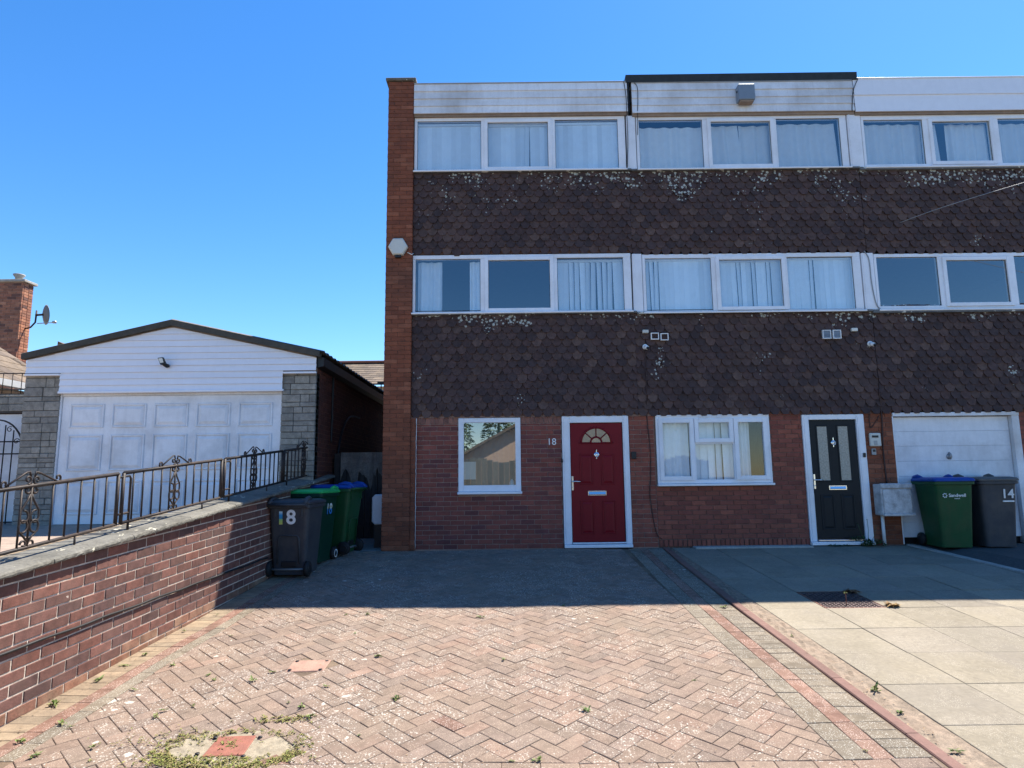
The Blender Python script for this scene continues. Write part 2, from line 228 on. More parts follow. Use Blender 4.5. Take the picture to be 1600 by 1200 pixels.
# ------------------------------------------------------------------ mesh helpers
class MB:
    def __init__(s): s.v = []; s.f = []; s.r = []; s.sm = []
    def add(s, vs, fs, rnd=None, smooth=False):
        b = len(s.v); s.v.extend(vs); r = R.random() if rnd is None else rnd
        for f in fs: s.f.append(tuple(i + b for i in f)); s.r.append(r); s.sm.append(smooth)
    def box(s, x0, x1, y0, y1, z0, z1, bev=0.0, rnd=None):
        if bev <= 0:
            vs = [(x, y, z) for z in (z0, z1) for y in (y0, y1) for x in (x0, x1)]
            s.add(vs, [(0, 2, 3, 1), (4, 5, 7, 6), (0, 1, 5, 4), (2, 6, 7, 3), (0, 4, 6, 2), (1, 3, 7, 5)], rnd); return
        b = min(bev, (x1 - x0) * .45, (y1 - y0) * .45, (z1 - z0) * .45)
        X, Y, Z = (x0, x1), (y0, y1), (z0, z1); sg = (1, -1); vs = []; idx = {}
        for i in (0, 1):
            for j in (0, 1):
                for k in (0, 1):
                    c = (X[i], Y[j], Z[k]); g = (sg[i] * b, sg[j] * b, sg[k] * b)
                    for a in range(3):      # vertex lying on the face of axis a
                        p = [c[t] + (0 if t == a else g[t]) for t in range(3)]
                        idx[(i, j, k, a)] = len(vs); vs.append(tuple(p))
        fs = []
        q = [(0, 0), (1, 0), (1, 1), (0, 1)]
        for a in range(3):
            o = [t for t in range(3) if t != a]
            for s_ in (0, 1):
                f = []
                for u, v_ in q:
                    c = [0, 0, 0]; c[a] = s_; c[o[0]] = u; c[o[1]] = v_; f.append(idx[(*c, a)])
                fs.append(tuple(f) if (s_ == 1) ^ (a == 1) else tuple(reversed(f)))
        for a in range(3):                  # edges along axis a
            o = [t for t in range(3) if t != a]
            for u in (0, 1):
                for v_ in (0, 1):
                    c0 = [0, 0, 0]; c0[o[0]] = u; c0[o[1]] = v_; c1 = list(c0); c1[a] = 1
                    fs.append((idx[(*c0, o[0])], idx[(*c0, o[1])], idx[(*c1, o[1])], idx[(*c1, o[0])]))
        for i in (0, 1):
            for j in (0, 1):
                for k in (0, 1): fs.append(tuple(idx[(i, j, k, a)] for a in range(3)))
        s.add(vs, fs, rnd)
    def prism(s, poly, fn, a0, a1, rnd=None, smooth=False):
        """poly in 2D, swept from a0 to a1; fn(u, v, a) gives the 3D point"""
        n = len(poly); vs = [fn(u, v, a0) for u, v in poly] + [fn(u, v, a1) for u, v in poly]
        fs = [tuple(range(n))[::-1], tuple(range(n, 2 * n))] + [(i, (i + 1) % n, n + (i + 1) % n, n + i) for i in range(n)]
        s.add(vs, fs, rnd, smooth)
    def tube(s, pts, r, n=8, rnd=None, caps=True):
        pts = [Vector(p) for p in pts]; b = []; prev = None
        for i, p in enumerate(pts):
            t = (pts[min(i + 1, len(pts) - 1)] - pts[max(i - 1, 0)]); t.normalize()
            if prev is None:
                a = Vector((0, 0, 1)) if abs(t.z) < .9 else Vector((1, 0, 0)); u = t.cross(a).normalized()
            else: u = (prev - t * prev.dot(t)).normalized()
            prev = u; w_ = t.cross(u); rr = r[i] if isinstance(r, (list, tuple)) else r
            b.append([tuple(p + rr * (math.cos(2 * math.pi * k / n) * u + math.sin(2 * math.pi * k / n) * w_)) for k in range(n)])
        vs = [v for ring in b for v in ring]; fs = []
        for i in range(len(pts) - 1):
            for k in range(n): fs.append((i * n + k, i * n + (k + 1) % n, (i + 1) * n + (k + 1) % n, (i + 1) * n + k))
        if caps: fs.append(tuple(range(n))[::-1]); fs.append(tuple(range((len(pts) - 1) * n, len(pts) * n)))
        s.add(vs, fs, rnd, True)
    def loft(s, rings, rnd=None, smooth=False, caps=True):
        n = len(rings[0]); vs = [v for r_ in rings for v in r_]; fs = []
        for i in range(len(rings) - 1):
            for k in range(n): fs.append((i * n + k, i * n + (k + 1) % n, (i + 1) * n + (k + 1) % n, (i + 1) * n + k))
        if caps: fs.append(tuple(range(n))[::-1]); fs.append(tuple(range((len(rings) - 1) * n, len(rings) * n)))
        s.add(vs, fs, rnd, smooth)
    def lathe(s, prof, c, axis, n=20, rnd=None, smooth=True):
        c = Vector(c); a = Vector(axis).normalized(); u = a.cross(Vector((0, 0, 1)) if abs(a.z) < .9 else Vector((1, 0, 0))).normalized(); w_ = a.cross(u)
        s.loft([[tuple(c + a * h + max(r, 1e-4) * (math.cos(2 * math.pi * k / n) * u + math.sin(2 * math.pi * k / n) * w_)) for k in range(n)] for r, h in prof], rnd, smooth)
    def mesh(s, name, org=(0, 0, 0)):
        me = bpy.data.meshes.new(name); o = np.array(org, float)
        me.from_pydata([tuple(np.subtract(v, o)) for v in s.v], [], s.f)
        a = me.attributes.new('rnd', 'FLOAT', 'FACE'); a.data.foreach_set('value', s.r)
        me.polygons.foreach_set('use_smooth', s.sm); me.update(); return me
ORG = {}
def link(name, data, parent=None):
    o = bpy.data.objects.new(name, data); COL.objects.link(o)
    if parent is not None: o.parent = parent
    return o
def thing(name, label, cat, loc=(0, 0, 0), rz=0.0, group=None):
    e = link(name, None); e.location = loc; e.rotation_euler = (0, 0, rz); e['label'] = label; e['category'] = cat
    if group: e['group'] = group
    ORG[e] = np.array(loc, float) if rz == 0 else np.zeros(3); e.empty_display_size = .2
    return e
def part(name, mb, mt, parent, label=None, kind=None, bevel=0):
    org = ORG[parent]; o = link(name, mb.mesh(name, org), parent); o.data.materials.append(M[mt] if isinstance(mt, str) else mt); ORG[o] = org
    if label: o['label'] = label
    if kind: o['kind'] = kind
    return o
def solo(name, mb, mt, label, cat, loc, group=None):
    o = link(name, mb.mesh(name, loc)); o.location = loc; o.data.materials.append(M[mt]); o['label'] = label; o['category'] = cat
    if group: o['group'] = group
    ORG[o] = np.array(loc, float); return o
def struct(name, mb, mt, loc=(0, 0, 0), kind='structure', label=None):
    o = link(name, mb.mesh(name, loc)); o.location = loc; o.data.materials.append(M[mt]); o['kind'] = kind
    if label: o['label'] = label
    ORG[o] = np.array(loc, float); return o
_cache = {}
def piece(name, key, make, mt, parent, loc, rot=None):
    """one of many alike pieces: mesh shared by key"""
    k = (key, mt)
    if k not in _cache:
        mb = MB(); make(mb); mb.r = [0.0] * len(mb.r); me = mb.mesh(name); me.materials.append(M[mt]); _cache[k] = me
    o = link(name, _cache[k], parent); o.location = tuple(np.subtract(loc, ORG[parent]))
    if rot is not None: o.rotation_euler = rot
    return o
def text_mesh(body, size, depth, bold=False, xs=1.0, offset=0.0):
    cu = bpy.data.curves.new('lettering', 'FONT'); cu.body = body; cu.size = size; cu.extrude = depth; cu.align_x = 'CENTER'; cu.align_y = 'CENTER'; cu.offset = offset; cu.resolution_u = 4
    o = bpy.data.objects.new('lettering', cu); COL.objects.link(o)
    dg = bpy.context.evaluated_depsgraph_get(); me = bpy.data.meshes.new_from_object(o.evaluated_get(dg))
    bpy.data.objects.remove(o); bpy.data.curves.remove(cu)
    return me
def lettering(name, body, size, mt, parent, pos, yaw=0.0, depth=.002, offset=0.0, sx=1.0, lean=0.0):
    """upright text whose face looks along -Y turned by yaw; pos in the parent's coordinates (world when parent is unrotated)"""
    me = text_mesh(body, size, depth, offset=offset); me.materials.append(M[mt] if isinstance(mt, str) else mt)
    T = Matrix.Translation(Vector(pos)) @ Matrix.Rotation(yaw, 4, 'Z') @ Matrix.Rotation(rad(90 + lean), 4, 'X') @ Matrix.Diagonal((sx, 1, 1, 1))
    T = Matrix.Translation(-Vector(ORG[parent])) @ T
    me.transform(T); o = link(name, me, parent); ORG[o] = ORG[parent]; return o
def clip(poly, a, b, c):
    """keep a*x+b*y<=c"""
    out = []; n = len(poly)
    for i in range(n):
        p, q = poly[i], poly[(i + 1) % n]; dp = a * p[0] + b * p[1] - c; dq = a * q[0] + b * q[1] - c
        if dp <= 0: out.append(p)
        if (dp < 0 < dq) or (dq < 0 < dp):
            t = dp / (dp - dq); out.append((p[0] + t * (q[0] - p[0]), p[1] + t * (q[1] - p[1])))
    return out
def area(p): return abs(sum(p[i][0] * p[(i + 1) % len(p)][1] - p[(i + 1) % len(p)][0] * p[i][1] for i in range(len(p)))) / 2
def inset(poly, d):
    """shrink a convex counter-clockwise polygon"""
    if sum(poly[i][0] * poly[(i + 1) % len(poly)][1] - poly[(i + 1) % len(poly)][0] * poly[i][1] for i in range(len(poly))) < 0: poly = poly[::-1]
    out = poly
    n = len(poly)
    for i in range(n):
        p, q = poly[i], poly[(i + 1) % n]; ex, ey = q[0] - p[0], q[1] - p[1]; l = math.hypot(ex, ey)
        if l < 1e-6: continue
        a, b = ey / l, -ex / l; out = clip(out, a, b, a * p[0] + b * p[1] - d)
        if len(out) < 3: return []
    return out
def frame_xz(mb, x0, x1, z0, z1, y0, y1, wd, wb=None, wt=None, bev=.004):
    wb = wd if wb is None else wb; wt = wd if wt is None else wt
    mb.box(x0, x0 + wd, y0, y1, z0, z1, bev, .5); mb.box(x1 - wd, x1, y0, y1, z0, z1, bev, .5)
    mb.box(x0 + wd, x1 - wd, y0 + .0015, y1, z0, z0 + wb, bev, .5); mb.box(x0 + wd, x1 - wd, y0 + .0015, y1, z1 - wt, z1, bev, .5)

# ------------------------------------------------------------------ ground, drives
def sheet(mb, poly, zfn, rnd=.5):
    mb.add([(x, y, zfn(x, y)) for x, y in poly], [tuple(range(len(poly)))], rnd)
g = MB()
prof = [(300, -.02), (D + .3, -.02), (D, -.02), (2.4, plan_z(2.4) - .03), (-4.5, -.95), (-8.5, .05), (-400, .1)]
for (ya, za), (yb, zb) in zip(prof, prof[1:]):
    for xa, xb in ((-400, -3.9), (-3.9, 14), (14, 400)):
        g.add([(xa, yb, zb), (xb, yb, zb), (xb, ya, za), (xa, ya, za)], [(0, 1, 2, 3)], .5)
struct('ground', g, 'ground')
def kerbx(y): return np.interp(y, [2.6, 4.14, 7.42, 10.7], [2.585, 2.52, 2.382, 2.345])
def wallx(y): return -3.534 + .0702 * (y - 4.755)
ZP = lambda x, y: plan_z(y)
bed = MB(); NX, NY = 50, 70
for j in range(NY + 1):
    y = 2.6 + (10.66 - 2.6) * j / NY
    for i in range(NX + 1):
        x = wallx(y) + (kerbx(y) + .01 - wallx(y)) * i / NX; bed.v.append((x, y, plan_z(y) + wave(x, y) - .0105))
bed.f = [(j * (NX + 1) + i, j * (NX + 1) + i + 1, (j + 1) * (NX + 1) + i + 1, (j + 1) * (NX + 1) + i) for j in range(NY) for i in range(NX)]; bed.r = [.5] * len(bed.f); bed.sm = [False] * len(bed.f)
drive = struct('driveway', bed, 'sand', (0, 7, plan_z(7) - .007), label='herringbone block driveway')
ANG = math.atan(SL)
def block(mb, poly, h=.04, ch=.0035, rnd=None, dz=0.0, tilt=(0, 0), wv=1.0):
    """paver: plan polygon raised as a chamfered prism on the slope"""
    cx = sum(p[0] for p in poly) / len(poly); cy = sum(p[1] for p in poly) / len(poly)
    if sum(poly[i][0] * poly[(i + 1) % len(poly)][1] - poly[(i + 1) % len(poly)][0] * poly[i][1] for i in range(len(poly))) < 0: poly = poly[::-1]
    z = lambda x, y: plan_z(y) + wv * (wave(x, y) - .004) + dz + tilt[0] * (x - cx) + tilt[1] * (y - cy)
    ins = inset(poly, ch)
    n = len(poly)
    if len(ins) != n:
        ins = [(cx + (x - cx) * .95, cy + (y - cy) * .95) for x, y in poly]
    vs = [(x, y, z(x, y) - h) for x, y in poly] + [(x, y, z(x, y) - ch * .8) for x, y in poly] + [(x, y, z(x, y)) for x, y in ins]
    fs = [(i, (i + 1) % n, n + (i + 1) % n, n + i) for i in range(n)] + [(n + i, n + (i + 1) % n, 2 * n + (i + 1) % n, 2 * n + i) for i in range(n)] + [tuple(range(2 * n, 3 * n))]
    mb.add(vs, fs, rnd)
U = .117; J = .0022
pavers = []          # (distance key, polygon, material)
def addpav(poly, mt):
    p = inset(poly, J)
    if len(p) >= 3 and area(p) > .0012: pavers.append((sum(q[1] for q in p) / len(p), p, mt))
LB, RB = .234 + .117 + .117, .234 + .134 + .17      # border widths
s2 = math.sqrt(.5)
cov = [(-1.93, 4.30, -1.70, 4.585), (-1.908, 5.69, -1.59, 5.925)]
def hb_cell(i, j, wx, wy):
    c = [(i * U, j * U), ((i + wx) * U, j * U), ((i + wx) * U, (j + wy) * U), (i * U, (j + wy) * U)]
    return [(s2 * (p - q), s2 * (p + q) + 6.0) for p, q in c]
for i in range(-70, 70):
    for j in range(-70, 70):
        d = (i - j) % 4
        if d == 0: poly = hb_cell(i, j, 2, 1)
        elif d == 3: poly = hb_cell(i, j, 1, 2)
        else: continue
        cx = sum(p[0] for p in poly) / 4; cy = sum(p[1] for p in poly) / 4
        if not (-3.6 < cx < 2.6 and 4.0 < cy < 10.8): continue
        poly = clip(poly, 0, -1, -4.215); poly = clip(poly, 0, 1, 10.62) if len(poly) > 2 else poly
        if len(poly) < 3: continue
        poly = clip(poly, -1, .0702, -(-3.534 - .0702 * 4.755 + LB))
        if len(poly) < 3: continue
        s_ = (kerbx(7.42) - kerbx(4.14)) / 3.28
        poly = clip(poly, 1, -s_, kerbx(4.14) - s_ * 4.14 - RB)
        if len(poly) < 3 or area(poly) < .002: continue
        mx = sum(p[0] for p in poly) / len(poly); my = sum(p[1] for p in poly) / len(poly)
        if any(a - .02 < mx < c + .02 and b - .02 < my < d_ + .02 for a, b, c, d_ in cov): continue
        # ring of broken concrete round the rusty cover
        if (mx + 1.80) ** 2 / .39 ** 2 + (my - 4.41) ** 2 / .235 ** 2 < 1: continue
        h_ = (int(mx * 37) * 7 + int(my * 53)) % 97
        mt = 'pav'
        if h_ == 41 and my < 5.4: mt = 'pav_red'
        addpav(poly, mt)
def strip(xfn, o0, o1, pitch, y0, y1, mt):
    y = y0
    while y < y1 - .02:
        yb = min(y + pitch, y1); addpav([(xfn(y) + o0, y), (xfn(y) + o1, y), (xfn(yb) + o1, yb), (xfn(yb) + o0, yb)], mt); y = yb
lx = wallx; rx = kerbx
strip(lx, .012, .234, U, 4.215, 10.6, 'pav_pale'); strip(lx, .234, .351, 2 * U, 4.215, 10.6, 'pav_red'); strip(lx, .351, LB, 2 * U, 4.3, 10.6, 'pav_grey')
strip(rx, -.230, -.004, U, 4.215, 10.6, 'pav_grey'); strip(rx, -.364, -.230, 2 * U, 4.215, 10.6, 'pav_red'); strip(rx, -RB, -.364, 2 * U, 4.215, 10.6, 'pav_grey')
x = -3.6
while x < 2.5:
    addpav([(max(x, wallx(4.15)), 4.095), (min(x + .234, 2.51), 4.095), (min(x + .234, 2.51), 4.215), (max(x, wallx(4.15)), 4.215)], 'pav')
    x += .234
x = -3.6
for row in range(6):
    x = -3.7 + (row % 2) * .117
    while x < 2.5:
        addpav([(x, 4.095 - .117 * (row + 1)), (min(x + .234, 2.53), 4.095 - .117 * (row + 1)), (min(x + .234, 2.53), 4.095 - .117 * row), (x, 4.095 - .117 * row)], 'pav'); x += .234
inview = lambda p: p[0] > 4.06
pv = sorted([p for p in pavers if inview(p)], key=lambda t: t[0]); rest = [p for p in pavers if not inview(p)]
near, far = pv[:300], pv[300:] + rest
for cyk, poly, mt in near:
    cx = sum(p[0] for p in poly) / len(poly); cy = sum(p[1] for p in poly) / len(poly)
    mb = MB(); block(mb, poly, rnd=0.0, dz=R.uniform(-.002, .002), tilt=(R.uniform(-.012, .012), R.uniform(-.012, .012)))
    loc = (cx, cy, plan_z(cy)); o = link('paver', mb.mesh('paver', loc), drive); o.location = tuple(np.subtract(loc, ORG[drive])); o.data.materials.append(M[mt])
for mt in ('pav', 'pav_grey', 'pav_pale', 'pav_red'):
    mb = MB()
    for cyk, poly, m_ in far:
        if m_ == mt: block(mb, poly, dz=R.uniform(-.002, .002), tilt=(R.uniform(-.012, .012), R.uniform(-.012, .012)))
    part({'pav': 'paving_blocks', 'pav_grey': 'grey_edging_blocks', 'pav_pale': 'sandy_edging_blocks', 'pav_red': 'red_edging_blocks'}[mt], mb, mt, drive, kind='stuff')
# kerb between the drives
kb = MB(); kb.add([(kerbx(y) + o_, y, plan_z(y) - .02) for y in (2.6, 4.14, 7.42, 10.62) for o_ in (0.008, .108)], [(0, 1, 3, 2), (2, 3, 5, 4), (4, 5, 7, 6)], .5)
kerb = struct('kerb_edging', kb, 'sand', (2.4, 7, plan_z(7)))
y = 2.7
while y < 10.5:
    yb = min(y + .9, 10.6); mb = MB()
    xa, xb = kerbx(y + .004), kerbx(yb - .004); a = R.uniform(-.004, .004)
    mb.prism([(0, 0), (.092, 0), (.092, .045), (.084, .053), (.008, .053), (0, .045)], lambda u, v, t: (xa + (xb - xa) * t + .012 + u + a, y + .004 + (yb - y - .008) * t, plan_z(y + (yb - y) * t) - .045 + v), 0, 1)
    part('kerbstone', mb, 'kerb', kerb); y = yb
rb = MB(); yy = np.linspace(2.7, 10.55, 90); Jx = lambda y: 2.688 + (7.29 - y) * .0533
rows_ = []
for k, y in enumerate(yy):
    xa, xb = kerbx(y) + .1, Jx(y) + .004
    rows_.append([(xa + (xb - xa) * t, y, plan_z(y) - .006 + R.uniform(-.008, .008) * (1 if 0 < t < 1 else .2)) for t in np.linspace(0, 1, 7)])
rb.add([v for r_ in rows_ for v in r_], [(i * 7 + k, i * 7 + k + 1, (i + 1) * 7 + k + 1, (i + 1) * 7 + k) for i in range(len(rows_) - 1) for k in range(6)], .5)
struct('mortar_strip', rb, 'rubble', (2.6, 7, plan_z(7)))
# concrete slab drive of the middle house
def edgex(y): return np.interp(y, [2.4, 8.73, 10.66], [7.9, 6.6, 6.23])
sb = MB(); sb.add([(Jx(2.6) - .01, 2.6, plan_z(2.6) - .012), (edgex(2.6), 2.6, plan_z(2.6) - .012), (edgex(8.73), 8.73, plan_z(8.73) - .012), (edgex(10.66), 10.66, plan_z(10.66) - .012), (Jx(10.66) - .01, 10.66, plan_z(10.66) - .012)], [(0, 1, 2, 3, 4)], .5)
patio = struct('slab_drive', sb, 'slab_joint', (4.5, 7, plan_z(7)), label='concrete slab driveway')
rowsY = [7.275 + .665 * k for k in range(-7, 6)]
for a, b in zip(rowsY, rowsY[1:]):
    b = min(b, 10.64)
    if b - a < .05 or b < 2.7: continue
    for c in range(9):
        if c == 1 and abs(a - 7.275) < .01: continue         # the iron cover sits here
        q = lambda cc, y: (Jx(y) + cc * .651, y)
        poly = [q(c, a), q(c + 1, a), q(c + 1, b), q(c, b)]
        # cut to the edging line
        ex0, ey0, ex1, ey1 = edgex(8.73), 8.73, edgex(10.66), 10.66
        if b > 8.73: poly = clip(poly, ey1 - ey0, -(ex1 - ex0), (ey1 - ey0) * ex0 - (ex1 - ex0) * ey0)
        if len(poly) < 3: continue
        ex0, ey0, ex1, ey1 = edgex(2.4), 2.4, edgex(8.73), 8.73
        poly = clip(poly, ey1 - ey0, -(ex1 - ex0), (ey1 - ey0) * ex0 - (ex1 - ex0) * ey0)
        if len(poly) < 3 or area(poly) < .01: continue
        poly = inset(poly, .0022)
        if len(poly) < 3: continue
        mb = MB(); block(mb, poly, h=.03, ch=.004, dz=R.uniform(-.003, .003), tilt=(R.uniform(-.004, .004), R.uniform(-.004, .004)), wv=0)
        part('slab', mb, 'slab', patio)
mb = MB()
for ya, yb in ((2.4, 8.73), (8.73, 10.64)):
    mb.prism([(0, 0), (.11, 0), (.11, .05), (.1, .062), (.01, .062), (0, .05)], lambda u, v, t: (edgex(ya + (yb - ya) * t) + u, ya + (yb - ya) * t, plan_z(ya + (yb - ya) * t) - .05 + v), 0, 1)
struct('concrete_edging', mb, 'concrete', (6.6, 8.7, plan_z(8.7)))
mb = MB()
TY = [(2.4, None), (8.5, None), (9.1, -.055), (9.75, -.010), (10.66, -.004)]
for (ya, za), (yb, zb) in zip(TY, TY[1:]):
    za = plan_z(ya) + .01 if za is None else za; zb = plan_z(yb) + .01 if zb is None else zb
    ea, eb = edgex(ya) + .1, edgex(yb) + .1; la, lb = min(za, plan_z(ya) + .006), min(zb, plan_z(yb) + .006)
    mb.add([(ea, ya, la), (ea + .28, ya, za), (12.5, ya, za), (12.5, yb, zb), (eb + .28, yb, zb), (eb, yb, lb)], [(0, 1, 4, 5), (1, 2, 3, 4)], .5)
struct('tarmac_drive', mb, 'tarmac', (8, 8, plan_z(8)))
mb = MB(); mb.box(-40, 40, .4, 2.38, -1.2, -.755, 0); struct('pavement', mb, 'tarmac', (0, 1.4, -.8))
mb = MB(); mb.box(2.85, 4.70, D - .20, D + .02, -.05, .012, .012); struct('concrete_strip', mb, 'concrete', (3.7, D, 0))
mb = MB(); mb.add([(wallx(10.6), 10.6, -.006), (-2.05, 10.6, -.006), (-2.05, 19, .25), (-3.1, 19, .25)], [(0, 1, 2, 3)], .5)
struct('passage_path', mb, 'concrete', (-2.6, 12, 0))

# ------------------------------------------------------------------ brickwork
def fbrick(mb, x0, x1, z0, z1, y, dep=.05, ch=.004, rnd=None):
    vs = [(x0, y + dep, z0), (x1, y + dep, z0), (x1, y + dep, z1), (x0, y + dep, z1), (x0, y + ch, z0), (x1, y + ch, z0), (x1, y + ch, z1), (x0, y + ch, z1),
          (x0 + ch, y, z0 + ch), (x1 - ch, y, z0 + ch), (x1 - ch, y, z1 - ch), (x0 + ch, y, z1 - ch)]
    fs = [(8, 9, 10, 11)] + [(4 + i, 4 + (i + 1) % 4, 8 + (i + 1) % 4, 8 + i) for i in range(4)] + [(i, (i + 1) % 4, 4 + (i + 1) % 4, 4 + i) for i in range(4)]
    mb.add(vs, fs, rnd)
def bond(x0, x1, z0, z1, holes=(), L=.225, H=.075, j=.010, off=0.0, header=False):
    """stretcher bond rectangles between x0..x1, z0..z1 with openings cut out"""
    out = []; r = 0; z = z0
    while z < z1 - .02:
        zt = min(z + H, z1); x = x0 - L * ((r % 2) * .5 + off)
        while x < x1 - .01:
            a, b = max(x, x0), min(x + L, x1); x += L
            if b - a < .03: continue
            segs = [(a, b)]
            for hx0, hx1, hz0, hz1 in holes:
                if zt - .02 > hz0 and z + .02 < hz1:
                    ns = []
                    for s0, s1 in segs:
                        if s1 <= hx0 or s0 >= hx1: ns.append((s0, s1)); continue
                        if s0 < hx0: ns.append((s0, hx0 + j / 2))
                        if s1 > hx1: ns.append((hx1 - j / 2, s1))
                    segs = ns
            for s0, s1 in segs:
                if s1 - s0 > .035: out.append((s0 + j / 2, s1 - j / 2, z + j / 2, zt - j / 2))
        z += H; r += 1
    return out
def lay(parent, rects, y, mt, n_obj, name='brick', rest='brickwork', dep=.05):
    rects = list(rects); objs, joined = rects[:n_obj], rects[n_obj:]
    for (a, b, c, d) in objs:
        w_, h_ = round((b - a) / .005) * .005, round((d - c) / .005) * .005
        piece(name, ('brick', w_, h_, dep, R.randrange(2)), lambda mb: fbrick(mb, -w_ / 2, w_ / 2, -h_ / 2, h_ / 2, 0, dep), mt, parent,
              ((a + b) / 2, y + R.uniform(-.0015, .0015), (c + d) / 2), (0, R.uniform(-.004, .004), 0))
    if joined:
        mb = MB()
        for a, b, c, d in joined: fbrick(mb, a, b, c, d, y + R.uniform(-.0015, .0015), dep)
        part(rest, mb, mt, parent, kind='stuff')
    return max(0, n_obj - len(objs))

# ------------------------------------------------------------------ the terrace
TILE = [(-.081, .066), (-.040, .002), (-.036, 0), (.036, 0), (.040, .002), (.081, .066), (.081, .205), (-.081, .205)]
def tile_mb(mb, x=0, y=0, z=0, rnd=None, s=1.0, left=None, right=None, top=None):
    P = TILE if top is None else clip(TILE, 0, 1, top - z)
    if len(P) < 3: return
    if left is not None: P = clip(P, -1, 0, -(left - x))
    if right is not None and len(P) > 2: P = clip(P, 1, 0, right - x)
    if len(P) < 3: return
    lean = .032 / .205
    mb.prism(P, lambda u, v, a: (x + u * s, y - .032 + v * lean + a, z + v), 0, .011, rnd)
TW, TG = .166, .1155
def tiles(parent, x0, x1, z0, z1, n_obj, xmax_view=99):
    rows = int(round((z1 - z0) / TG)); g_ = (z1 - z0) / rows; todo = []
    for r in range(rows):
        x = x0 - (TW / 2 if r % 2 else 0) + TW / 2
        while x - TW / 2 < x1:
            todo.append((x, z0 + r * g_, x - .08 >= x0 - .001 and x + .08 <= x1 + .001)); x += TW
    objs, joined = [], MB()
    cnt = 0
    for x, z, full in todo:
        dx, dz = R.uniform(-.005, .005), R.uniform(-.005, .005) - (.028 if R.random() < .012 else 0); dy = R.uniform(-.007, .004)
        if full and cnt < n_obj and x < xmax_view:
            cnt += 1
            piece('tile', ('tile', R.randrange(3)), lambda mb: tile_mb(mb, s=R.uniform(.985, 1.01)), 'tile', parent, (x + dx, D - .012 + dy, z + dz), (R.uniform(-.02, .02), R.uniform(-.02, .02), R.uniform(-.02, .02)))
        else: tile_mb(joined, x + dx, D - .012 + dy, z + dz, None, 1.0, x0, x1, z1 - .012)
    part('tile_courses', joined, 'tile', parent, kind='stuff')
def pane(parent, x0, x1, z0, z1, y, mt='glass_up'):
    mb = MB(); mb.box(x0, x1, y, y + .006, z0, z1); return part('pane', mb, mt, parent)
def blind(parent, x0, x1, z0, z1, y, slat=.085, gaps=(), open_=None, fl=1.0):
    mb = MB(); x = x0; k = 0
    while x < x1 - .01:
        skip = open_ and open_[0] < x < open_[1]
        if not skip:
            a = R.uniform(-.05, .05) * fl + (0.5 if k in gaps else 0.10 * fl); sw = slat * 1.06; c = x + slat / 2; sk = R.uniform(-.012, .012) * (1.8 if k in gaps else fl)
            dx, dy = math.cos(a) * sw / 2, math.sin(a) * sw / 2
            mb.add([(c - dx + sk, y - dy, z0), (c + dx + sk, y + dy, z0), (c + dx, y + dy, z1), (c - dx, y - dy, z1)], [(0, 1, 2, 3)], R.random(), False)
        x += slat; k += 1
    mb.box(x0 - .01, x1 + .01, y - .03, y + .03, z1, z1 + .04)
    part('blind', mb, 'blind', parent)
def curtain(parent, x0, x1, z0, z1, y, waves=5, mt='curtain', lean=0.0, amp=.03):
    mb = MB(); n = max(12, int((x1 - x0) * 60)); cols = []
    ph = R.uniform(0, 6)
    for i in range(n + 1):
        t = i / n; o = amp * math.sin(ph + t * waves * 6.283 + .6 * math.sin(t * 11)); x = x0 + (x1 - x0) * t
        cols.append([(x + lean * (t if lean else 0), y + o * 1.2, z0), (x + lean * .4 * t, y + o, (z0 + z1) / 2), (x, y + o * .5, z1)])
    vs = [v for c in cols for v in c]; fs = [(i * 3 + k, (i + 1) * 3 + k, (i + 1) * 3 + k + 1, i * 3 + k + 1) for i in range(n) for k in (0, 1)]
    mb.add(vs, fs, .5, True); part('curtain', mb, mt, parent)
def band_window(house, x0, x1, z0, z1, lights, label=None, fill=None, mt='glass_up'):
    """full width strip window: fixed light, opening sash, fixed light. lights: three glass rects (x0,x1,z0,z1)"""
    yf = D - .035; mb = MB(); a, b, c = lights; bev = .004
    zb = min(a[2], c[2]); zt = max(a[3], c[3])
    xs = sorted([x0, a[0], a[1], b[0] - .055, b[1] + .055, c[0], c[1], x1])
    mb.box(x0, x1, yf, D + .05, zt, z1, bev, .5); mb.box(x0, x1, yf, D + .05, z0, zb, bev, .5)
    for u, v in ((x0, a[0]), (a[1], b[0] - .045), (b[1] + .045, c[0]), (c[1], x1)):
        mb.box(u, v, yf + .002, D + .05, zb, zt, bev, .5)
    w_ = part('window', mb, 'upvc', house, label)
    mb = MB(); frame_xz(mb, b[0] - .062, b[1] + .062, b[2] - .062, b[3] + .062, yf - .022, D + .03, .062); s_ = part('sash', mb, 'upvc', w_)
    mb = MB(); mb.box(x0 - .012, x1 + .012, D - .10, D - .033, z0 - .030, z0 - .002, .006, .5); part('sill', mb, 'upvc', w_)
    for r in (a, c): pane(w_, r[0] - .004, r[1] + .004, r[2] - .004, r[3] + .004, D - .012, mt)
    pane(w_, b[0] - .004, b[1] + .004, b[2] - .004, b[3] + .004, D - .022, mt)
    # rubber gaskets round each pane
    mb = MB()
    for r, yy in ((a, D - .014), (b, D - .024), (c, D - .014)): frame_xz(mb, r[0] - .004, r[1] + .004, r[2] - .004, r[3] + .004, yy - .004, yy, .010, bev=0)
    part('gasket', mb, 'black', w_)
    if fill: fill(w_)
    return w_
def panel_between(house, x0, x1, z0, z1):
    mb = MB(); mb.box(x0, x1, D - .05, D + .05, z0, z1, .004, .5); mb.box(x0 + .02, x0 + .04, D - .058, D - .051, z0, z1, .002, .5)
    part('infill_panel', mb, 'upvc', house)
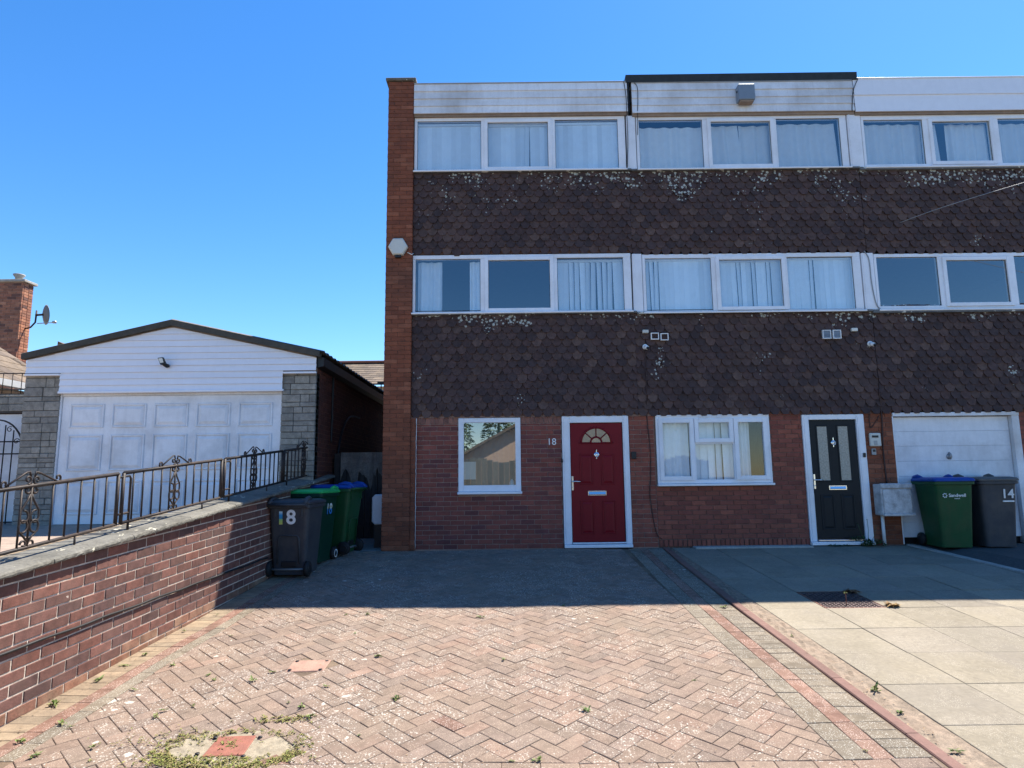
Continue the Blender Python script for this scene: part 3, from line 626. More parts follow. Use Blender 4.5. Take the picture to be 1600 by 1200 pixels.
def shell(house, x0, x1, left_wall=False):
    """walls, floors and roof that close the rooms behind the front"""
    mb = MB()
    for z0, z1 in ((2.13, 3.83), (4.89, 6.34)): mb.box(x0, x1, D, D + .2, z0, z1)
    part('spandrel', mb, 'mortar_dark', house)
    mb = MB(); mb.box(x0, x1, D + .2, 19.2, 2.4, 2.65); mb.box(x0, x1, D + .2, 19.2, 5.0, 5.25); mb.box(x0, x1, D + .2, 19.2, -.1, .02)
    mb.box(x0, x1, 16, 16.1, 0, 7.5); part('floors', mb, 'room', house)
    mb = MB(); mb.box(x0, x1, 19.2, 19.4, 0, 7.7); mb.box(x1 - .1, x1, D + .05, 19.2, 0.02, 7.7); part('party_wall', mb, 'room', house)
    mb = MB(); mb.box(x0, x1, D - .02, 19.4, 7.62, 7.86); part('roof', mb, 'felt', house)

WB = []   # fascia boards
def fascia(house, x0, x1, z0, z1, n, mt='white_paint', y=D - .085):
    h = (z1 - z0) / n
    for k in range(n):
        mb = MB(); dz = R.uniform(-.002, .002)
        lean = .012
        mb.prism([(-.024, .003), (-.004, .0), (.008, h - .002), (.008, h + .012), (-.004, h + .012)], lambda u, v, a: (a, y + u, z0 + k * h + v + dz), x0, x1)
        part('cladding_board', mb, mt, house)
    mb = MB(); mb.box(x0, x1, y + .011, D + .1, z0 + .01, z1 - .01); part('fascia_core', mb, 'soffit', house)
    mb = MB(); mb.box(x0, x1, y - .02, D + .12, z1 + .005, z1 + .025, .004); part('roof_trim', mb, 'upvc' if n < 3 else 'steel', house)
    mb = MB(); mb.box(x0, x1, y + .012, D - .036, z0 - .045, z0 + .009); part('soffit_strip', mb, 'soffit', house)

# ---------------- house 18 (end of terrace)
h18 = thing('terrace_house', 'end terrace house with red front door and brick pier on its outer edge', 'house', (-2.1, D, 0))
shell(h18, -1.9, 2.12)
mb = MB(); mb.box(-2.08, -1.68, D - .085, 19.4, -.1, 8.02); mb.box(-1.68, -1.58, D - .03, D + .2, -.1, 2.12); pier = part('pier', mb, 'mortar_dark', h18)
rects = bond(-2.105, -1.66, 0, 8.03, L=.2225, H=.075, j=.006)
lay(pier, rects[:0] + rects, D - .095, 'brick_pier', 60, rest='pier_brickwork', dep=.04)
# flank of the pier facing the windows, and the outer gable wall
mb = MB()
for r in range(107):
    mb.box(-1.69, -1.660, D - .088, D - .02, r * .075 + .005, r * .075 + .070)
    for k in range(38): mb.box(-2.105, -2.07, D - .088 + k * .225 + (r % 2) * .11, D + .13 + k * .225 + (r % 2) * .11, r * .075 + .005, r * .075 + .070)
part('gable_brickwork', mb, 'brick_pier', h18, kind='stuff')
mb = MB(); mb.box(-2.15, -1.62, D - .13, 19.4, 8.032, 8.085, .01); part('pier_cap', mb, 'coping', h18)
mb = MB(); mb.box(-1.66, -1.58, D - .048, D - .03, 0, 2.11); nib = part('brick_return', mb, 'mortar_dark', h18)
lay(nib, bond(-1.66, -1.575, 0, 2.1, L=.17, H=.075, j=.006), D - .054, 'brick_pier', 0, dep=.02)
mb = MB()
zz = np.linspace(.03, 2.1, 40); mb.tube([(-1.568 + R.uniform(-.004, .004), D - .046, z) for z in zz], [R.uniform(.003, .006) for _ in zz], 6); part('sealant_line', mb, 'white_paint', h18)
# ground floor brick infill
WN = (-.888, .133, .858, 2.10); DR = (.80, 1.90, -1, 2.115)
mb = MB()
def backing(mb, x0, x1, z0, z1, holes):
    xs = sorted({x0, x1, *[h[0] for h in holes], *[h[1] for h in holes]}); xs = [x for x in xs if x0 <= x <= x1]
    for a, b in zip(xs, xs[1:]):
        zs = [(z0, z1)]
        for h in holes:
            if h[0] < (a + b) / 2 < h[1]:
                ns = []
                for u, v in zs:
                    if h[2] > u: ns.append((u, min(v, h[2])))
                    if h[3] < v: ns.append((max(u, h[3]), v))
                zs = ns
        for u, v in zs:
            if v - u > .005: mb.box(a, b, D + .006, D + .19, u, v)
backing(mb, -1.60, 2.31, -.1, 2.13, [WN, DR]); wall18 = part('front_wall', mb, 'mortar', h18)
r18 = bond(-1.575, .80, .0, 2.0, [WN, DR], H=.0755); n_ = lay(wall18, r18, D - .004, 'brick_purple', 200, rest='infill_brickwork')
sold = [(x, x + .065, 2.005, 2.105) for x in np.arange(-1.57, -.90, .075)] + [(x, x + .065, 2.005, 2.105) for x in np.arange(.14, .78, .075)]
lay(wall18, sold, D - .006, 'brick_soldier', 20, name='soldier_brick', rest='soldier_course')
lay(wall18, bond(1.90, 2.31, .0, 2.11, L=.225, off=.15), D - .004, 'brick_red', 40, rest='jamb_brickwork')
tiles(h18, -1.655, 2.06, 2.108, 3.86, 300)
for q in [h18]: 
    # second floor tile band is joined past the limit
    tiles(h18, -1.655, 2.06, 4.875, 6.355, 0)
mb = MB(); mb.box(-1.655, 2.1, D - .085, D + .01, 6.340, 6.372, .006); mb.box(-1.655, 2.1, D - .085, D + .01, 3.82, 3.852, .006); part('lead_flashing', mb, 'flash', h18)
fascia(h18, -1.655, 2.07, 7.41, 7.965, 4)
def fill_a(w_):
    blind(w_, -1.61, -.45, 6.38, 7.25, D + .06, fl=.3); blind(w_, -.40, .70, 6.38, 7.23, D + .06, gaps=(8,), fl=.3); blind(w_, .78, 1.92, 6.36, 7.25, D + .06, fl=.3)
band_window(h18, -1.65, 2.02, 6.375, 7.372, [(-1.60, -.49, 6.41, 7.31), (-.375, .675, 6.44, 7.265), (.80, 1.895, 6.41, 7.305)], fill=fill_a)
def fill_b(w_):
    curtain(w_, -1.58, -1.17, 3.86, 4.78, D + .09, 3, 'blind'); curtain(w_, -.70, -.50, 3.86, 4.78, D + .09, 2, 'blind')
    blind(w_, .80, 1.92, 3.86, 4.75, D + .08, slat=.094, gaps=(2, 3, 5, 6, 7, 8, 9))
band_window(h18, -1.655, 2.03, 3.862, 4.868, [(-1.61, -.513, 3.90, 4.80), (-.379, .66, 3.93, 4.765), (.785, 1.905, 3.885, 4.79)], fill=fill_b)
panel_between(h18, 2.045, 2.20, 6.36, 7.36); panel_between(h18, 2.055, 2.215, 3.84, 4.85)
# ground floor window
mb = MB(); frame_xz(mb, WN[0] + .004, WN[1] - .004, .905, WN[3] - .006, D - .022, D + .06, .085, .10, .075); wg = part('window', mb, 'upvc', h18, 'single pane ground floor window beside the red door')
pane(wg, WN[0] + .085, WN[1] - .085, .995, WN[3] - .078, D + .012, 'glass_net')
mb = MB(); mb.box(WN[0] - .01, WN[1] + .012, D - .075, D + .02, .862, .902, .006, .5); part('sill', mb, 'upvc', wg)
curtain(wg, WN[0] + .02, WN[1] - .02, .93, 2.05, D + .16, 7, 'net', amp=.012)
mb = MB(); mb.box(WN[0] + .09, WN[0] + .285, D + .022, D + .026, 1.10, 1.385); part('paper_notice', mb, 'white_print', wg)
mb = MB(); mb.lathe([(.0, 0), (.045, .0), (.04, .12), (.02, .16), (0, .17)], (-.02, D + .07, .93), (0, 0, 1), 10); part('ornament', mb, 'white_print', wg)
# red front door
def lever(door, x, z0, z1, zl, y, d=1):
    mb = MB(); mb.box(x - .017, x + .017, y - .012, y, z0, z1, .005, .5); mb.tube([(x, y - .01, zl), (x, y - .055, zl)], .010, 8); mb.tube([(x, y - .052, zl), (x + d * .05, y - .056, zl), (x + d * .125, y - .05, zl - .004)], .0095, 8)
    mb.lathe([(.009, 0), (.009, .006)], (x, y - .012, z0 + .055), (0, -1, 0), 10); return part('handle', mb, 'chrome', door)
def letterbox(door, x0, x1, z0, z1, y):
    mb = MB(); frame_xz(mb, x0, x1, z0, z1, y - .010, y, .016, bev=.003); mb.add([(x0 + .015, y - .004, z1 - .015), (x1 - .015, y - .004, z1 - .015), (x1 - .015, y - .016, z0 + .02), (x0 + .015, y - .016, z0 + .02)], [(3, 2, 1, 0)], .5); part('letterbox', mb, 'chrome', door)
def knocker(door, x, z, y):
    mb = MB(); mb.lathe([(0, -.012), (.04, -.012), (.042, -.006), (.042, 0), (0, 0)], (x, y, z), (0, 1, 0), 20); mb.tube([(x + .028 * math.cos(a), y - .02, z - .006 + .028 * math.sin(a)) for a in np.linspace(0, 6.283, 17)], .006, 6)
    mb.box(x - .006, x + .006, y - .012, y, z + .038, z + .085, .002); mb.box(x - .006, x + .006, y - .012, y, z - .068, z - .038, .002); part('knocker', mb, 'chrome', door)
def raised(door, x0, x1, z0, z1, y, mt):
    mb = MB(); frame_xz(mb, x0, x1, z0, z1, y - .010, y, .022, bev=.006)
    i = .045
    ring = lambda d, yy: [(x0 + d, yy, z0 + d), (x1 - d, yy, z0 + d), (x1 - d, yy, z1 - d), (x0 + d, yy, z1 - d)]
    mb.loft([ring(.026, y), ring(.055, y - .009), ring(.058, y - .009)]); return part('door_panel', mb, mt, door)
def door_frame(house, x0, x1, z1, lx0, lx1, lz1, label):
    mb = MB(); y0 = D - .03
    mb.box(x0, lx0 - .006, y0, D + .06, .058, z1, .006, .5); mb.box(lx1 + .006, x1, y0, D + .06, .058, z1, .006, .5); mb.box(lx0 - .006, lx1 + .006, y0 + .002, D + .06, lz1 + .006, z1, .006, .5)
    mb.box(x0 + .03, lx0 - .026, y0 - .008, y0 - .001, .06, z1 - .03, .004, .5); mb.box(lx1 + .026, x1 - .03, y0 - .008, y0 - .001, .06, z1 - .03, .004, .5)
    fr_ = part('door', mb, 'upvc', house, label)
    mb = MB(); mb.box(x0, x1, D - .075, D + .06, .004, .056, .006, .5); part('threshold', mb, 'upvc', fr_)
    mb = MB(); mb.box(lx0, lx1, D - .055, D - .031, .068, .088, .003, .5); part('weather_bar', mb, 'chrome' if 'black' in label else 'upvc', fr_)
    mb = MB(); mb.box(lx0 - .006, lx1 + .006, D + .02, D + .058, .06, lz1 + .006); part('door_seal', mb, 'black', fr_)
    return fr_
d18 = door_frame(h18, .806, 1.893, 2.108, .940, 1.790, 1.992, 'dark red front door with fanlight')
YL = D + .0
mb = MB(); mb.box(.942, 1.788, YL, YL + .04, .092, 1.990, .003, .5); part('door_leaf', mb, 'red_door', d18)
for a, b, c, e in ((1.08, 1.30, .995, 1.49), (1.43, 1.65, .995, 1.49), (1.08, 1.30, .215, .745), (1.43, 1.65, .215, .745)): raised(d18, a, b, c, e, YL, 'red_door')
cx, cz, ro, ri = 1.362, 1.672, .248, .085
arc = lambda r, a0, a1, n=10: [(cx + r * math.cos(a), cz + r * math.sin(a)) for a in np.linspace(a0, a1, n)]
XZ = lambda u, v, a: (u, a, v)
for k, (a0, a1) in enumerate(((.04, .70), (.78, 1.53), (1.61, 2.36), (2.44, 3.10))):
    mb = MB(); pts = arc(ro - .02, a0, a1) + arc(ri + .02, a1 - .06, a0 + .06)
    mb.prism(pts, XZ, YL - .004, YL - .001); part('fanlight_pane', mb, 'amber', d18)
mb = MB(); mb.prism(arc(ri - .01, .05, 3.09), XZ, YL - .004, YL - .001); part('fanlight_pane', mb, 'amber', d18)
mb = MB()
mb.tube([(u, YL - .004, v) for u, v in arc(ro, 0, math.pi, 24)], .014, 6); mb.tube([(u, YL - .004, v) for u, v in arc(ri, 0, math.pi, 14)], .010, 6)
mb.tube([(cx - ro - .03, YL - .004, cz - .008), (cx + ro + .03, YL - .004, cz - .008)], .013, 6)
for a in (.74, 1.57, 2.40): mb.tube([(cx + ri * math.cos(a), YL - .004, cz + ri * math.sin(a)), (cx + ro * math.cos(a), YL - .004, cz + ro * math.sin(a))], .009, 6)
part('fanlight_bars', mb, 'red_door', d18)
knocker(d18, 1.362, 1.475, YL); letterbox(d18, 1.205, 1.505, .822, .898, YL); lever(d18, .962, .905, 1.135, 1.05, YL)
lettering('house_number', '18', .155, 'white_print', h18, (.636, D - .008, 1.69), depth=.004)

# ---------------- house 16 (middle)
h16 = thing('terrace_house', 'middle terrace house with black front door and three part ground floor window', 'house', (4.1, D, 0))
shell(h16, 2.13, 6.08)
W16 = (2.335, 4.20, .955, 2.115); D16 = (4.725, 5.747, -1, 2.095)
mb = MB(); backing(mb, 2.31, 6.22, -.1, 2.13, [W16, D16]); wall16 = part('front_wall', mb, 'mortar_dark', h16)
sold16 = [(x, x + .062, .008, .108) for x in np.arange(2.325, 4.70, .0755)]
lay(wall16, sold16, D - .012, 'brick_red', 40, name='soldier_brick', rest='soldier_course')
lay(wall16, bond(2.31, 4.73, .118, 2.11, [W16], H=.0755), D - .004, 'brick_red', 190, rest='infill_brickwork')
lay(wall16, bond(5.745, 6.215, .0, 2.11, L=.235), D - .004, 'brick_pier', 70, rest='jamb_brickwork')
mb = MB(); mb.box(6.18, 6.222, D - .001, D + .5, 0, 2.11); part('garage_reveal', mb, 'brick_pier', h16)
tiles(h16, 2.06, 6.03, 2.095, 3.845, 300)
tiles(h16, 2.06, 6.03, 4.835, 6.345, 0)
mb = MB(); mb.box(2.1, 6.03, D - .085, D + .01, 6.330, 6.362, .006); mb.box(2.1, 6.03, D - .085, D + .01, 3.80, 3.835, .006); part('lead_flashing', mb, 'flash', h16)
fascia(h16, 2.15, 6.02, 7.38, 7.94, 4)
mb = MB(); mb.prism([(-.11, 7.955), (.3, 7.955), (.3, 8.04), (-.09, 8.105), (-.12, 8.09)], lambda u, v, a: (2.055 + a * 4.05, D + u, v + (.02 * max(0, a - .6))), 0, 1); part('felt_edge', mb, 'felt', h16)
def fill_c(w_):
    curtain(w_, 2.28, 3.40, 6.38, 7.20, D + .09, 5); curtain(w_, 3.48, 4.02, 6.38, 7.22, D + .09, 2.5, lean=.06); curtain(w_, 4.04, 4.6, 6.38, 7.22, D + .10, 2.5)
    curtain(w_, 4.62, 5.72, 6.38, 7.24, D + .09, 4.5, lean=.03)
band_window(h16, 2.215, 5.885, 6.365, 7.35, [(2.265, 3.371, 6.39, 7.285), (3.515, 4.552, 6.44, 7.235), (4.664, 5.768, 6.39, 7.28)], fill=fill_c)
def fill_d(w_):
    blind(w_, 2.27, 3.40, 3.86, 4.75, D + .075, gaps=(1, 2), fl=.5); blind(w_, 3.50, 4.60, 3.86, 4.72, D + .075, gaps=(4, 7, 10), fl=.5); blind(w_, 4.66, 5.80, 3.86, 4.75, D + .075, gaps=(5,), fl=.4)
band_window(h16, 2.225, 5.915, 3.83, 4.842, [(2.275, 3.388, 3.875, 4.77), (3.522, 4.574, 3.915, 4.73), (4.676, 5.783, 3.86, 4.76)], fill=fill_d)
panel_between(h16, 5.90, 6.13, 6.345, 7.335); panel_between(h16, 5.93, 6.13, 3.825, 4.82)
# ground floor casement window
yf = D - .022; mb = MB(); x0, x1, z0, z1 = W16[0] + .004, W16[1] - .004, .995, W16[3] - .004
frame_xz(mb, x0, x1, z0, z1, yf, D + .06, .045, .06, .07)
mb.box(2.945, 2.975, yf + .003, D + .06, z0 + .06, z1 - .07, .003, .5); mb.box(3.59, 3.62, yf + .003, D + .06, z0 + .06, z1 - .07, .003, .5); mb.box(2.975, 3.59, yf + .003, D + .06, 1.63, 1.66, .003, .5)
w16 = part('window', mb, 'upvc', h16, 'three part casement window with small top vent')
for a, b, c, d in ((2.38, 2.955, 1.045, 2.045), (3.61, 4.155, 1.045, 2.045), (2.968, 3.60, 1.652, 2.045)):
    mb = MB(); frame_xz(mb, a, b, c, d, yf - .02, D + .03, .068); part('sash', mb, 'upvc', w16); pane(w16, a + .064, b - .064, c + .064, d - .064, D + .0, 'glass')
pane(w16, 2.972, 3.594, 1.05, 1.635, D + .01, 'glass')
mb = MB(); mb.box(x0 - .01, x1 + .012, D - .08, D + .02, .957, .992, .006, .5); part('sill', mb, 'upvc', w16)
mb = MB(); mb.box(3.05, 3.46, yf - .012, yf, 2.065, 2.085, .004, .5); part('trickle_vent', mb, 'upvc', w16)
curtain(w16, 2.40, 2.90, 1.05, 2.06, D + .14, 4, 'blind', amp=.012); blind(w16, 2.98, 3.62, 1.05, 2.06, D + .16, slat=.12, gaps=(3,)); curtain(w16, 3.64, 3.92, 1.05, 2.06, D + .14, 3, 'blind')
mb = MB(); mb.lathe([(0, -.02), (.16, 0), (.18, .03), (.13, .09), (0, .10)], (2.69, D + .30, 1.86), (0, 0, 1), 18); part('lampshade', mb, 'blind', w16)
d16 = door_frame(h16, 4.732, 5.742, 2.088, 4.846, 5.608, 1.998, 'black front door with two tall obscured panes')
mb = MB(); mb.box(4.848, 5.606, YL, YL + .04, .108, 1.996, .003, .5); part('door_leaf', mb, 'black_door', d16)
for a, b in ((4.972, 5.135), (5.312, 5.475)):
    mb = MB(); mb.box(a, b, YL - .003, YL - .0005, 1.02, 1.895); part('door_glass', mb, 'obscure', d16)
    mb = MB(); frame_xz(mb, a - .02, b + .02, 1.0, 1.915, YL - .012, YL - .0005, .022, bev=.005); part('glazing_bead', mb, 'black_door', d16)
for a, b in ((4.95, 5.17), (5.28, 5.50)): raised(d16, a, b, .24, .80, YL, 'black_door')
knocker(d16, 5.225, 1.625, YL); letterbox(d16, 5.10, 5.385, .868, .938, YL); lever(d16, 4.872, .885, 1.125, 1.03, YL)
mb = MB(); mb.box(5.672, 5.712, D - .062, D - .038, 1.385, 1.455, .006); part('door_sensor', mb, 'black', d16)

# ---------------- house 14 (with garage)
h14 = thing('terrace_house', 'terrace house at the right with white garage door and smooth white fascia', 'house', (8.0, D, 0))
shell(h14, 6.09, 10.1)
mb = MB(); mb.box(8.30, 10.05, D + .006, D + .2, -.1, 2.13); mb.box(8.30, 8.45, D + .2, D + .6, -.1, 2.13); wall14 = part('front_wall', mb, 'mortar_dark', h14)
lay(wall14, bond(8.285, 10.05, 0, 2.11), D - .004, 'brick_red', 120, rest='infill_brickwork')
mb = MB(); mb.box(10.05, 10.3, D - .05, 19.4, -.1, 8.0); part('end_wall', mb, 'brick_red', h14)
tiles(h14, 6.04, 10.05, 2.092, 3.835, 300, 8.9)
tiles(h14, 6.04, 10.05, 4.80, 6.335, 0)
mb = MB(); mb.box(6.03, 10.05, D - .085, D + .01, 6.30, 6.352, .006); mb.box(6.03, 10.05, D - .085, D + .01, 3.77, 3.83, .006); part('lead_flashing', mb, 'flash', h14)
fascia(h14, 6.035, 10.05, 7.36, 7.975, 2, 'white_clean')
def fill_e(w_):
    curtain(w_, 6.2, 7.24, 6.40, 7.21, D + .09, 5); curtain(w_, 7.38, 7.50, 6.40, 7.2, D + .09, 1.5, lean=.03); curtain(w_, 7.68, 8.4, 6.40, 7.2, D + .09, 4); curtain(w_, 8.55, 9.5, 6.40, 7.2, D + .09, 5)
band_window(h14, 6.145, 9.75, 6.355, 7.33, [(6.19, 7.215, 6.415, 7.24), (7.372, 8.374, 6.455, 7.19), (8.535, 9.70, 6.415, 7.24)], fill=fill_e)
band_window(h14, 6.145, 9.75, 3.83, 4.805, [(6.19, 7.218, 3.895, 4.745), (7.354, 8.373, 3.94, 4.675), (8.52, 9.70, 3.895, 4.74)])
# garage door
YG = D + .06
mb = MB(); mb.box(6.222, 8.285, D - .03, YG + .05, 2.045, 2.105, .004, .5); mb.box(8.165, 8.285, D - .02, YG + .05, .0, 2.045, .004, .5); mb.box(6.215, 6.235, D - .01, YG + .05, .0, 2.045, .003, .5)
gd = part('garage_door', mb, 'white_paint', h14, 'white up and over garage door')
zz = [.10, .34, .585, .83, 1.07, 1.315, 1.56, 1.80, 2.035]
for a, b in zip(zz, zz[1:]):
    mb = MB(); mb.box(6.24, 8.16, YG, YG + .03, a + .0008, b - .0008, .0035, .5); part('door_panel', mb, 'white_door', gd)
mb = MB(); mb.lathe([(0, -.004), (.05, -.004), (.05, 0), (0, 0)], (7.13, YG, 1.385), (0, 1, 0), 14); mb.tube([(7.125, YG - .01, 1.45), (7.135, YG - .04, 1.42), (7.12, YG - .035, 1.34)], .014, 8); part('handle', mb, 'steel', gd)
mb = MB(); mb.box(6.2, 8.29, YG + .06, YG + .1, 0, 2.13); part('garage_dark', mb, 'black', gd)

# ------------------------------------------------------------------ fittings on the terrace front
def hexa(cx, cz, r, rot=0): return [(cx + r * math.cos(rot + k * math.pi / 3), cz + r * math.sin(rot + k * math.pi / 3)) for k in range(6)]
t = thing('alarm_box', 'cream hexagonal alarm box high on the orange brick pier', 'alarm box', (-1.893, D - .095, 4.99))
mb = MB(); mb.loft([[(u, D - .098, v) for u, v in hexa(-1.893, 4.99, .168)], [(u, D - .155, v) for u, v in hexa(-1.893, 4.99, .162)], [(u, D - .17, v) for u, v in hexa(-1.893, 4.99, .14)]]); part('cover', mb, 'alarm', t)
mb = MB(); mb.box(-1.945, -1.84, D - .15, D - .10, 4.80, 4.845, .008); part('strobe_lens', mb, 'black', t)
mb = MB(); mb.tube([(-1.74, D - .10, 4.90), (-1.66, D - .105, 4.86), (-1.645, D - .06, 4.90)], .007, 6); part('lead', mb, 'white_print', t)
t = thing('fascia_box', 'blue grey square box with dark underside on the middle white fascia', 'box', (4.10, D - .1, 7.66))
mb = MB(); mb.box(3.962, 4.245, D - .26, D - .10, 7.52, 7.81, .01); part('casing', mb, 'blue_grey', t)
mb = MB(); mb.box(3.99, 4.22, D - .24, D - .12, 7.488, 7.52, .004); part('grille', mb, 'soffit', t); mb = MB(); mb.lathe([(0, -.01), (.02, -.01), (.02, 0)], (3.962, D - .18, 7.70), (1, 0, 0), 8); part('screw', mb, 'black', t)
def small_vent(x0, x1, z0, z1, label, dark):
    t = thing('wall_vent', label, 'vent', ((x0 + x1) / 2, D - .06, z0))
    mb = MB(); frame_xz(mb, x0, x1, z0, z1, D - .085, D - .045, .014, bev=.002); part('frame', mb, 'white_print', t)
    mb = MB()
    n = 6
    for k in range(n):
        za = z0 + .014 + (z1 - z0 - .028) * k / n
        mb.box(x0 + .014, x1 - .014, D - .075, D - .055, za + .002, za + (z1 - z0 - .028) / n - .003)
    part('louvres', mb, 'blue_grey' if dark else 'tile', t)
small_vent(2.312, 2.445, 3.36, 3.475, 'small white framed vent, left one of the pair by the tile joint', False)
small_vent(2.472, 2.602, 3.345, 3.465, 'small white framed vent, right one of the pair by the tile joint', False)
small_vent(5.160, 5.298, 3.34, 3.49, 'left blue grey vent of the pair above the black door', True)
small_vent(5.330, 5.466, 3.34, 3.49, 'right blue grey vent of the pair above the black door', True)
for x, z, lab in ((2.224, 3.50, 'small pale sensor on dark tiles at the joint of the two left houses'), (5.69, 3.49, 'small pale sensor on dark tiles right of the paired vents')):
    mb = MB(); mb.box(x - .05, x + .05, D - .10, D - .045, z - .03, z + .025, .008); solo('sensor', mb, 'alarm', lab, 'sensor', (x, D - .06, z))
for x, z, lab in ((2.215, 3.225, 'small white security camera on dark tiles left of middle house'), (5.945, 3.235, 'small white security camera on dark tiles by the garage')):
    t = thing('security_camera', lab, 'security camera', (x, D - .05, z))
    mb = MB(); mb.lathe([(0, 0), (.045, 0), (.045, .03), (.02, .04)], (x, D - .03, z + .02), (0, -1, 0), 12); mb.lathe([(0, -.05), (.03, -.048), (.034, .03), (0, .035)], (x + .01, D - .10, z), (.3, -1, -.4), 12); part('housing', mb, 'white_print', t)
    mb = MB(); mb.lathe([(0, 0), (.026, 0), (.024, .012), (0, .014)], (x + .023, D - .143, z - .018), (.3, -1, -.4), 10); part('lens', mb, 'black', t)
mb = MB(); mb.box(1.925, 1.995, D - .045, D - .006, 1.40, 1.515, .006); mb.box(1.985, 2.0, D - .05, D - .012, 1.40, 1.515, .004); solo('bell_box', mb, 'black', 'small black box on the brick right of the red door frame', 'box', (1.96, D - .01, 1.4))
mb = MB(); mb.box(.782, .81, D - .06, D - .031, 1.355, 1.41, .006); solo('doorbell', mb, 'black', 'tiny black doorbell at the left edge of the red door frame', 'doorbell', (.80, D - .03, 1.38))
t = thing('entry_keypad', 'white meter display panel on brick right of the black door', 'display panel', (5.89, D - .004, 1.56))
mb = MB(); mb.box(5.805, 5.985, D - .055, D - .006, 1.56, 1.775, .012); part('casing', mb, 'alarm', t)
mb = MB(); mb.box(5.835, 5.94, D - .06, D - .054, 1.70, 1.735); part('screen', mb, 'black', t); mb = MB(); mb.box(5.86, 5.915, D - .061, D - .054, 1.58, 1.65, .003); part('keys', mb, 'steel', t)
t = thing('small_keypad', 'little grey box on brick just below the meter display panel', 'box', (5.86, D - .004, 1.42))
mb = MB(); mb.box(5.825, 5.895, D - .04, D - .006, 1.42, 1.525, .006); part('casing', mb, 'steel', t); mb = MB(); mb.box(5.84, 5.88, D - .044, D - .039, 1.47, 1.51); part('screen', mb, 'black', t)
t = thing('meter_box', 'weathered grey meter box between black door and garage', 'meter box', (6.05, D, .45))
mb = MB(); mb.box(5.80, 6.29, D - .235, D - .004, .465, .955, .012)
part('casing', mb, 'grey_box', t)
mb = MB(); mb.box(5.825, 6.265, D - .252, D - .237, .50, .87, .01); mb.box(5.795, 6.295, D - .26, D - .20, .885, .965, .012); mb.box(5.81, 6.30, D - .275, D - .23, .458, .50, .008); part('lid', mb, 'grey_box', t)
mb = MB(); mb.tube([(5.885, D - .06, .46), (5.885, D - .06, .0)], .026, 10); solo('drain_pipe', mb, 'white_print', 'short white pipe running down from the meter box to ground', 'pipe', (5.885, D - .06, 0))
def wire(pts, r, mt, label, cat='cable', name='cable', sag=True):
    mb = MB(); P = [Vector(p) for p in pts]; out = []
    for a, b, c, d in zip([P[0]] + P[:-2], P[:-1], P[1:], P[2:] + [P[-1]]):
        for k in range(6):
            t_ = k / 6; out.append(.5 * ((2 * b) + (-a + c) * t_ + (2 * a - 5 * b + 4 * c - d) * t_ ** 2 + (-a + 3 * b - 3 * c + d) * t_ ** 3))
    out.append(P[-1]); mb.tube(out, r, 6); return solo(name, mb, mt, label, cat, tuple(P[0]))
wire([(2.215, D - .05, 3.2), (2.21, D - .05, 2.6), (2.205, D - .015, 2.08), (2.235, D - .02, 1.55), (2.225, D - .016, 1.1), (2.20, D - .02, .85), (2.24, D - .016, .45), (2.29, D - .015, .20), (2.36, D - .015, .13)], .007, 'cable_brown', 'dark cable hanging down brick between red door and casement window')
wire([(6.02, D - .05, 2.5), (6.045, D - .018, 2.05), (6.02, D - .016, 1.5), (6.03, D - .016, .96)], .012, 'cable_brown', 'dark cable running down brick into the meter box')
wire([(5.83, D - .05, 2.13), (5.835, D - .018, 1.98), (5.85, D - .018, 1.86), (5.95, D - .018, 1.98), (6.0, D - .018, 2.06)], .006, 'cable_brown', 'thin v shaped cable above the meter display panel')
wire([(2.02, D - .10, 7.97), (2.045, D - .115, 7.7), (2.05, D - .11, 7.4), (2.06, D - .06, 6.9), (2.03, D - .06, 6.4)], .006, 'cable', 'thin cable on white fascia left of the middle roof joint')
wire([(2.20, D - .10, 7.95), (2.25, D - .115, 7.85), (2.25, D - .115, 7.6), (2.24, D - .10, 7.4), (2.235, D - .05, 7.0)], .006, 'cable', 'thin cable on white fascia right of the first roof joint')
wire([(6.12, D - .12, 7.98), (6.02, D - .11, 7.75), (5.98, D - .11, 7.5), (5.965, D - .11, 7.36)], .007, 'cable', 'slanting cable at the right end of the middle fascia')
wire([(5.98, D - .06, 4.85), (6.05, D - .06, 4.70), (6.06, D - .06, 4.3), (6.10, D - .06, 3.95), (6.16, D - .06, 3.84)], .008, 'steel', 'grey cable down the white panel between upper windows at right')
wire([(6.62, D - .05, 5.34), (7.2, 9.98, 5.42), (8.8, 8.5, 5.57), (14, 4.5, 6.3)], .006, 'steel', 'overhead wire fixed to the tiles below the top right window')
mb = MB(); mb.box(2.085, 2.10, D - .105, D - .095, 7.40, 7.96); solo('downpipe_joint', mb, 'black', 'black upright joint strip between left and middle fascias', 'strip', (2.09, D - .1, 7.4))

# ------------------------------------------------------------------ boundary wall, coping, railing
bw = thing('boundary_wall', 'low brick boundary wall with concrete coping along the left side', 'wall', (-3.5, 4.6, plan_z(4.6)))
def cop_z(y): return .475 + .104 * (y - 4.589)
Y0, Y1 = 3.2, 11.1
WX = lambda y, o=0: wallx(y) + o
core = MB()
n = 24; yy = np.linspace(Y0, Y1, n)
for a, b in zip(yy, yy[1:]):
    core.add([(WX(a, -.0045), a, plan_z(a) - .2), (WX(b, -.0045), b, plan_z(b) - .2), (WX(b, -.0045), b, cop_z(b)), (WX(a, -.0045), a, cop_z(a)), (WX(a, -.22), a, plan_z(a) - .2), (WX(b, -.22), b, plan_z(b) - .2), (WX(b, -.22), b, cop_z(b)), (WX(a, -.22), a, cop_z(a))],
             [(0, 1, 2, 3), (7, 6, 5, 4), (3, 2, 6, 7)], .5)
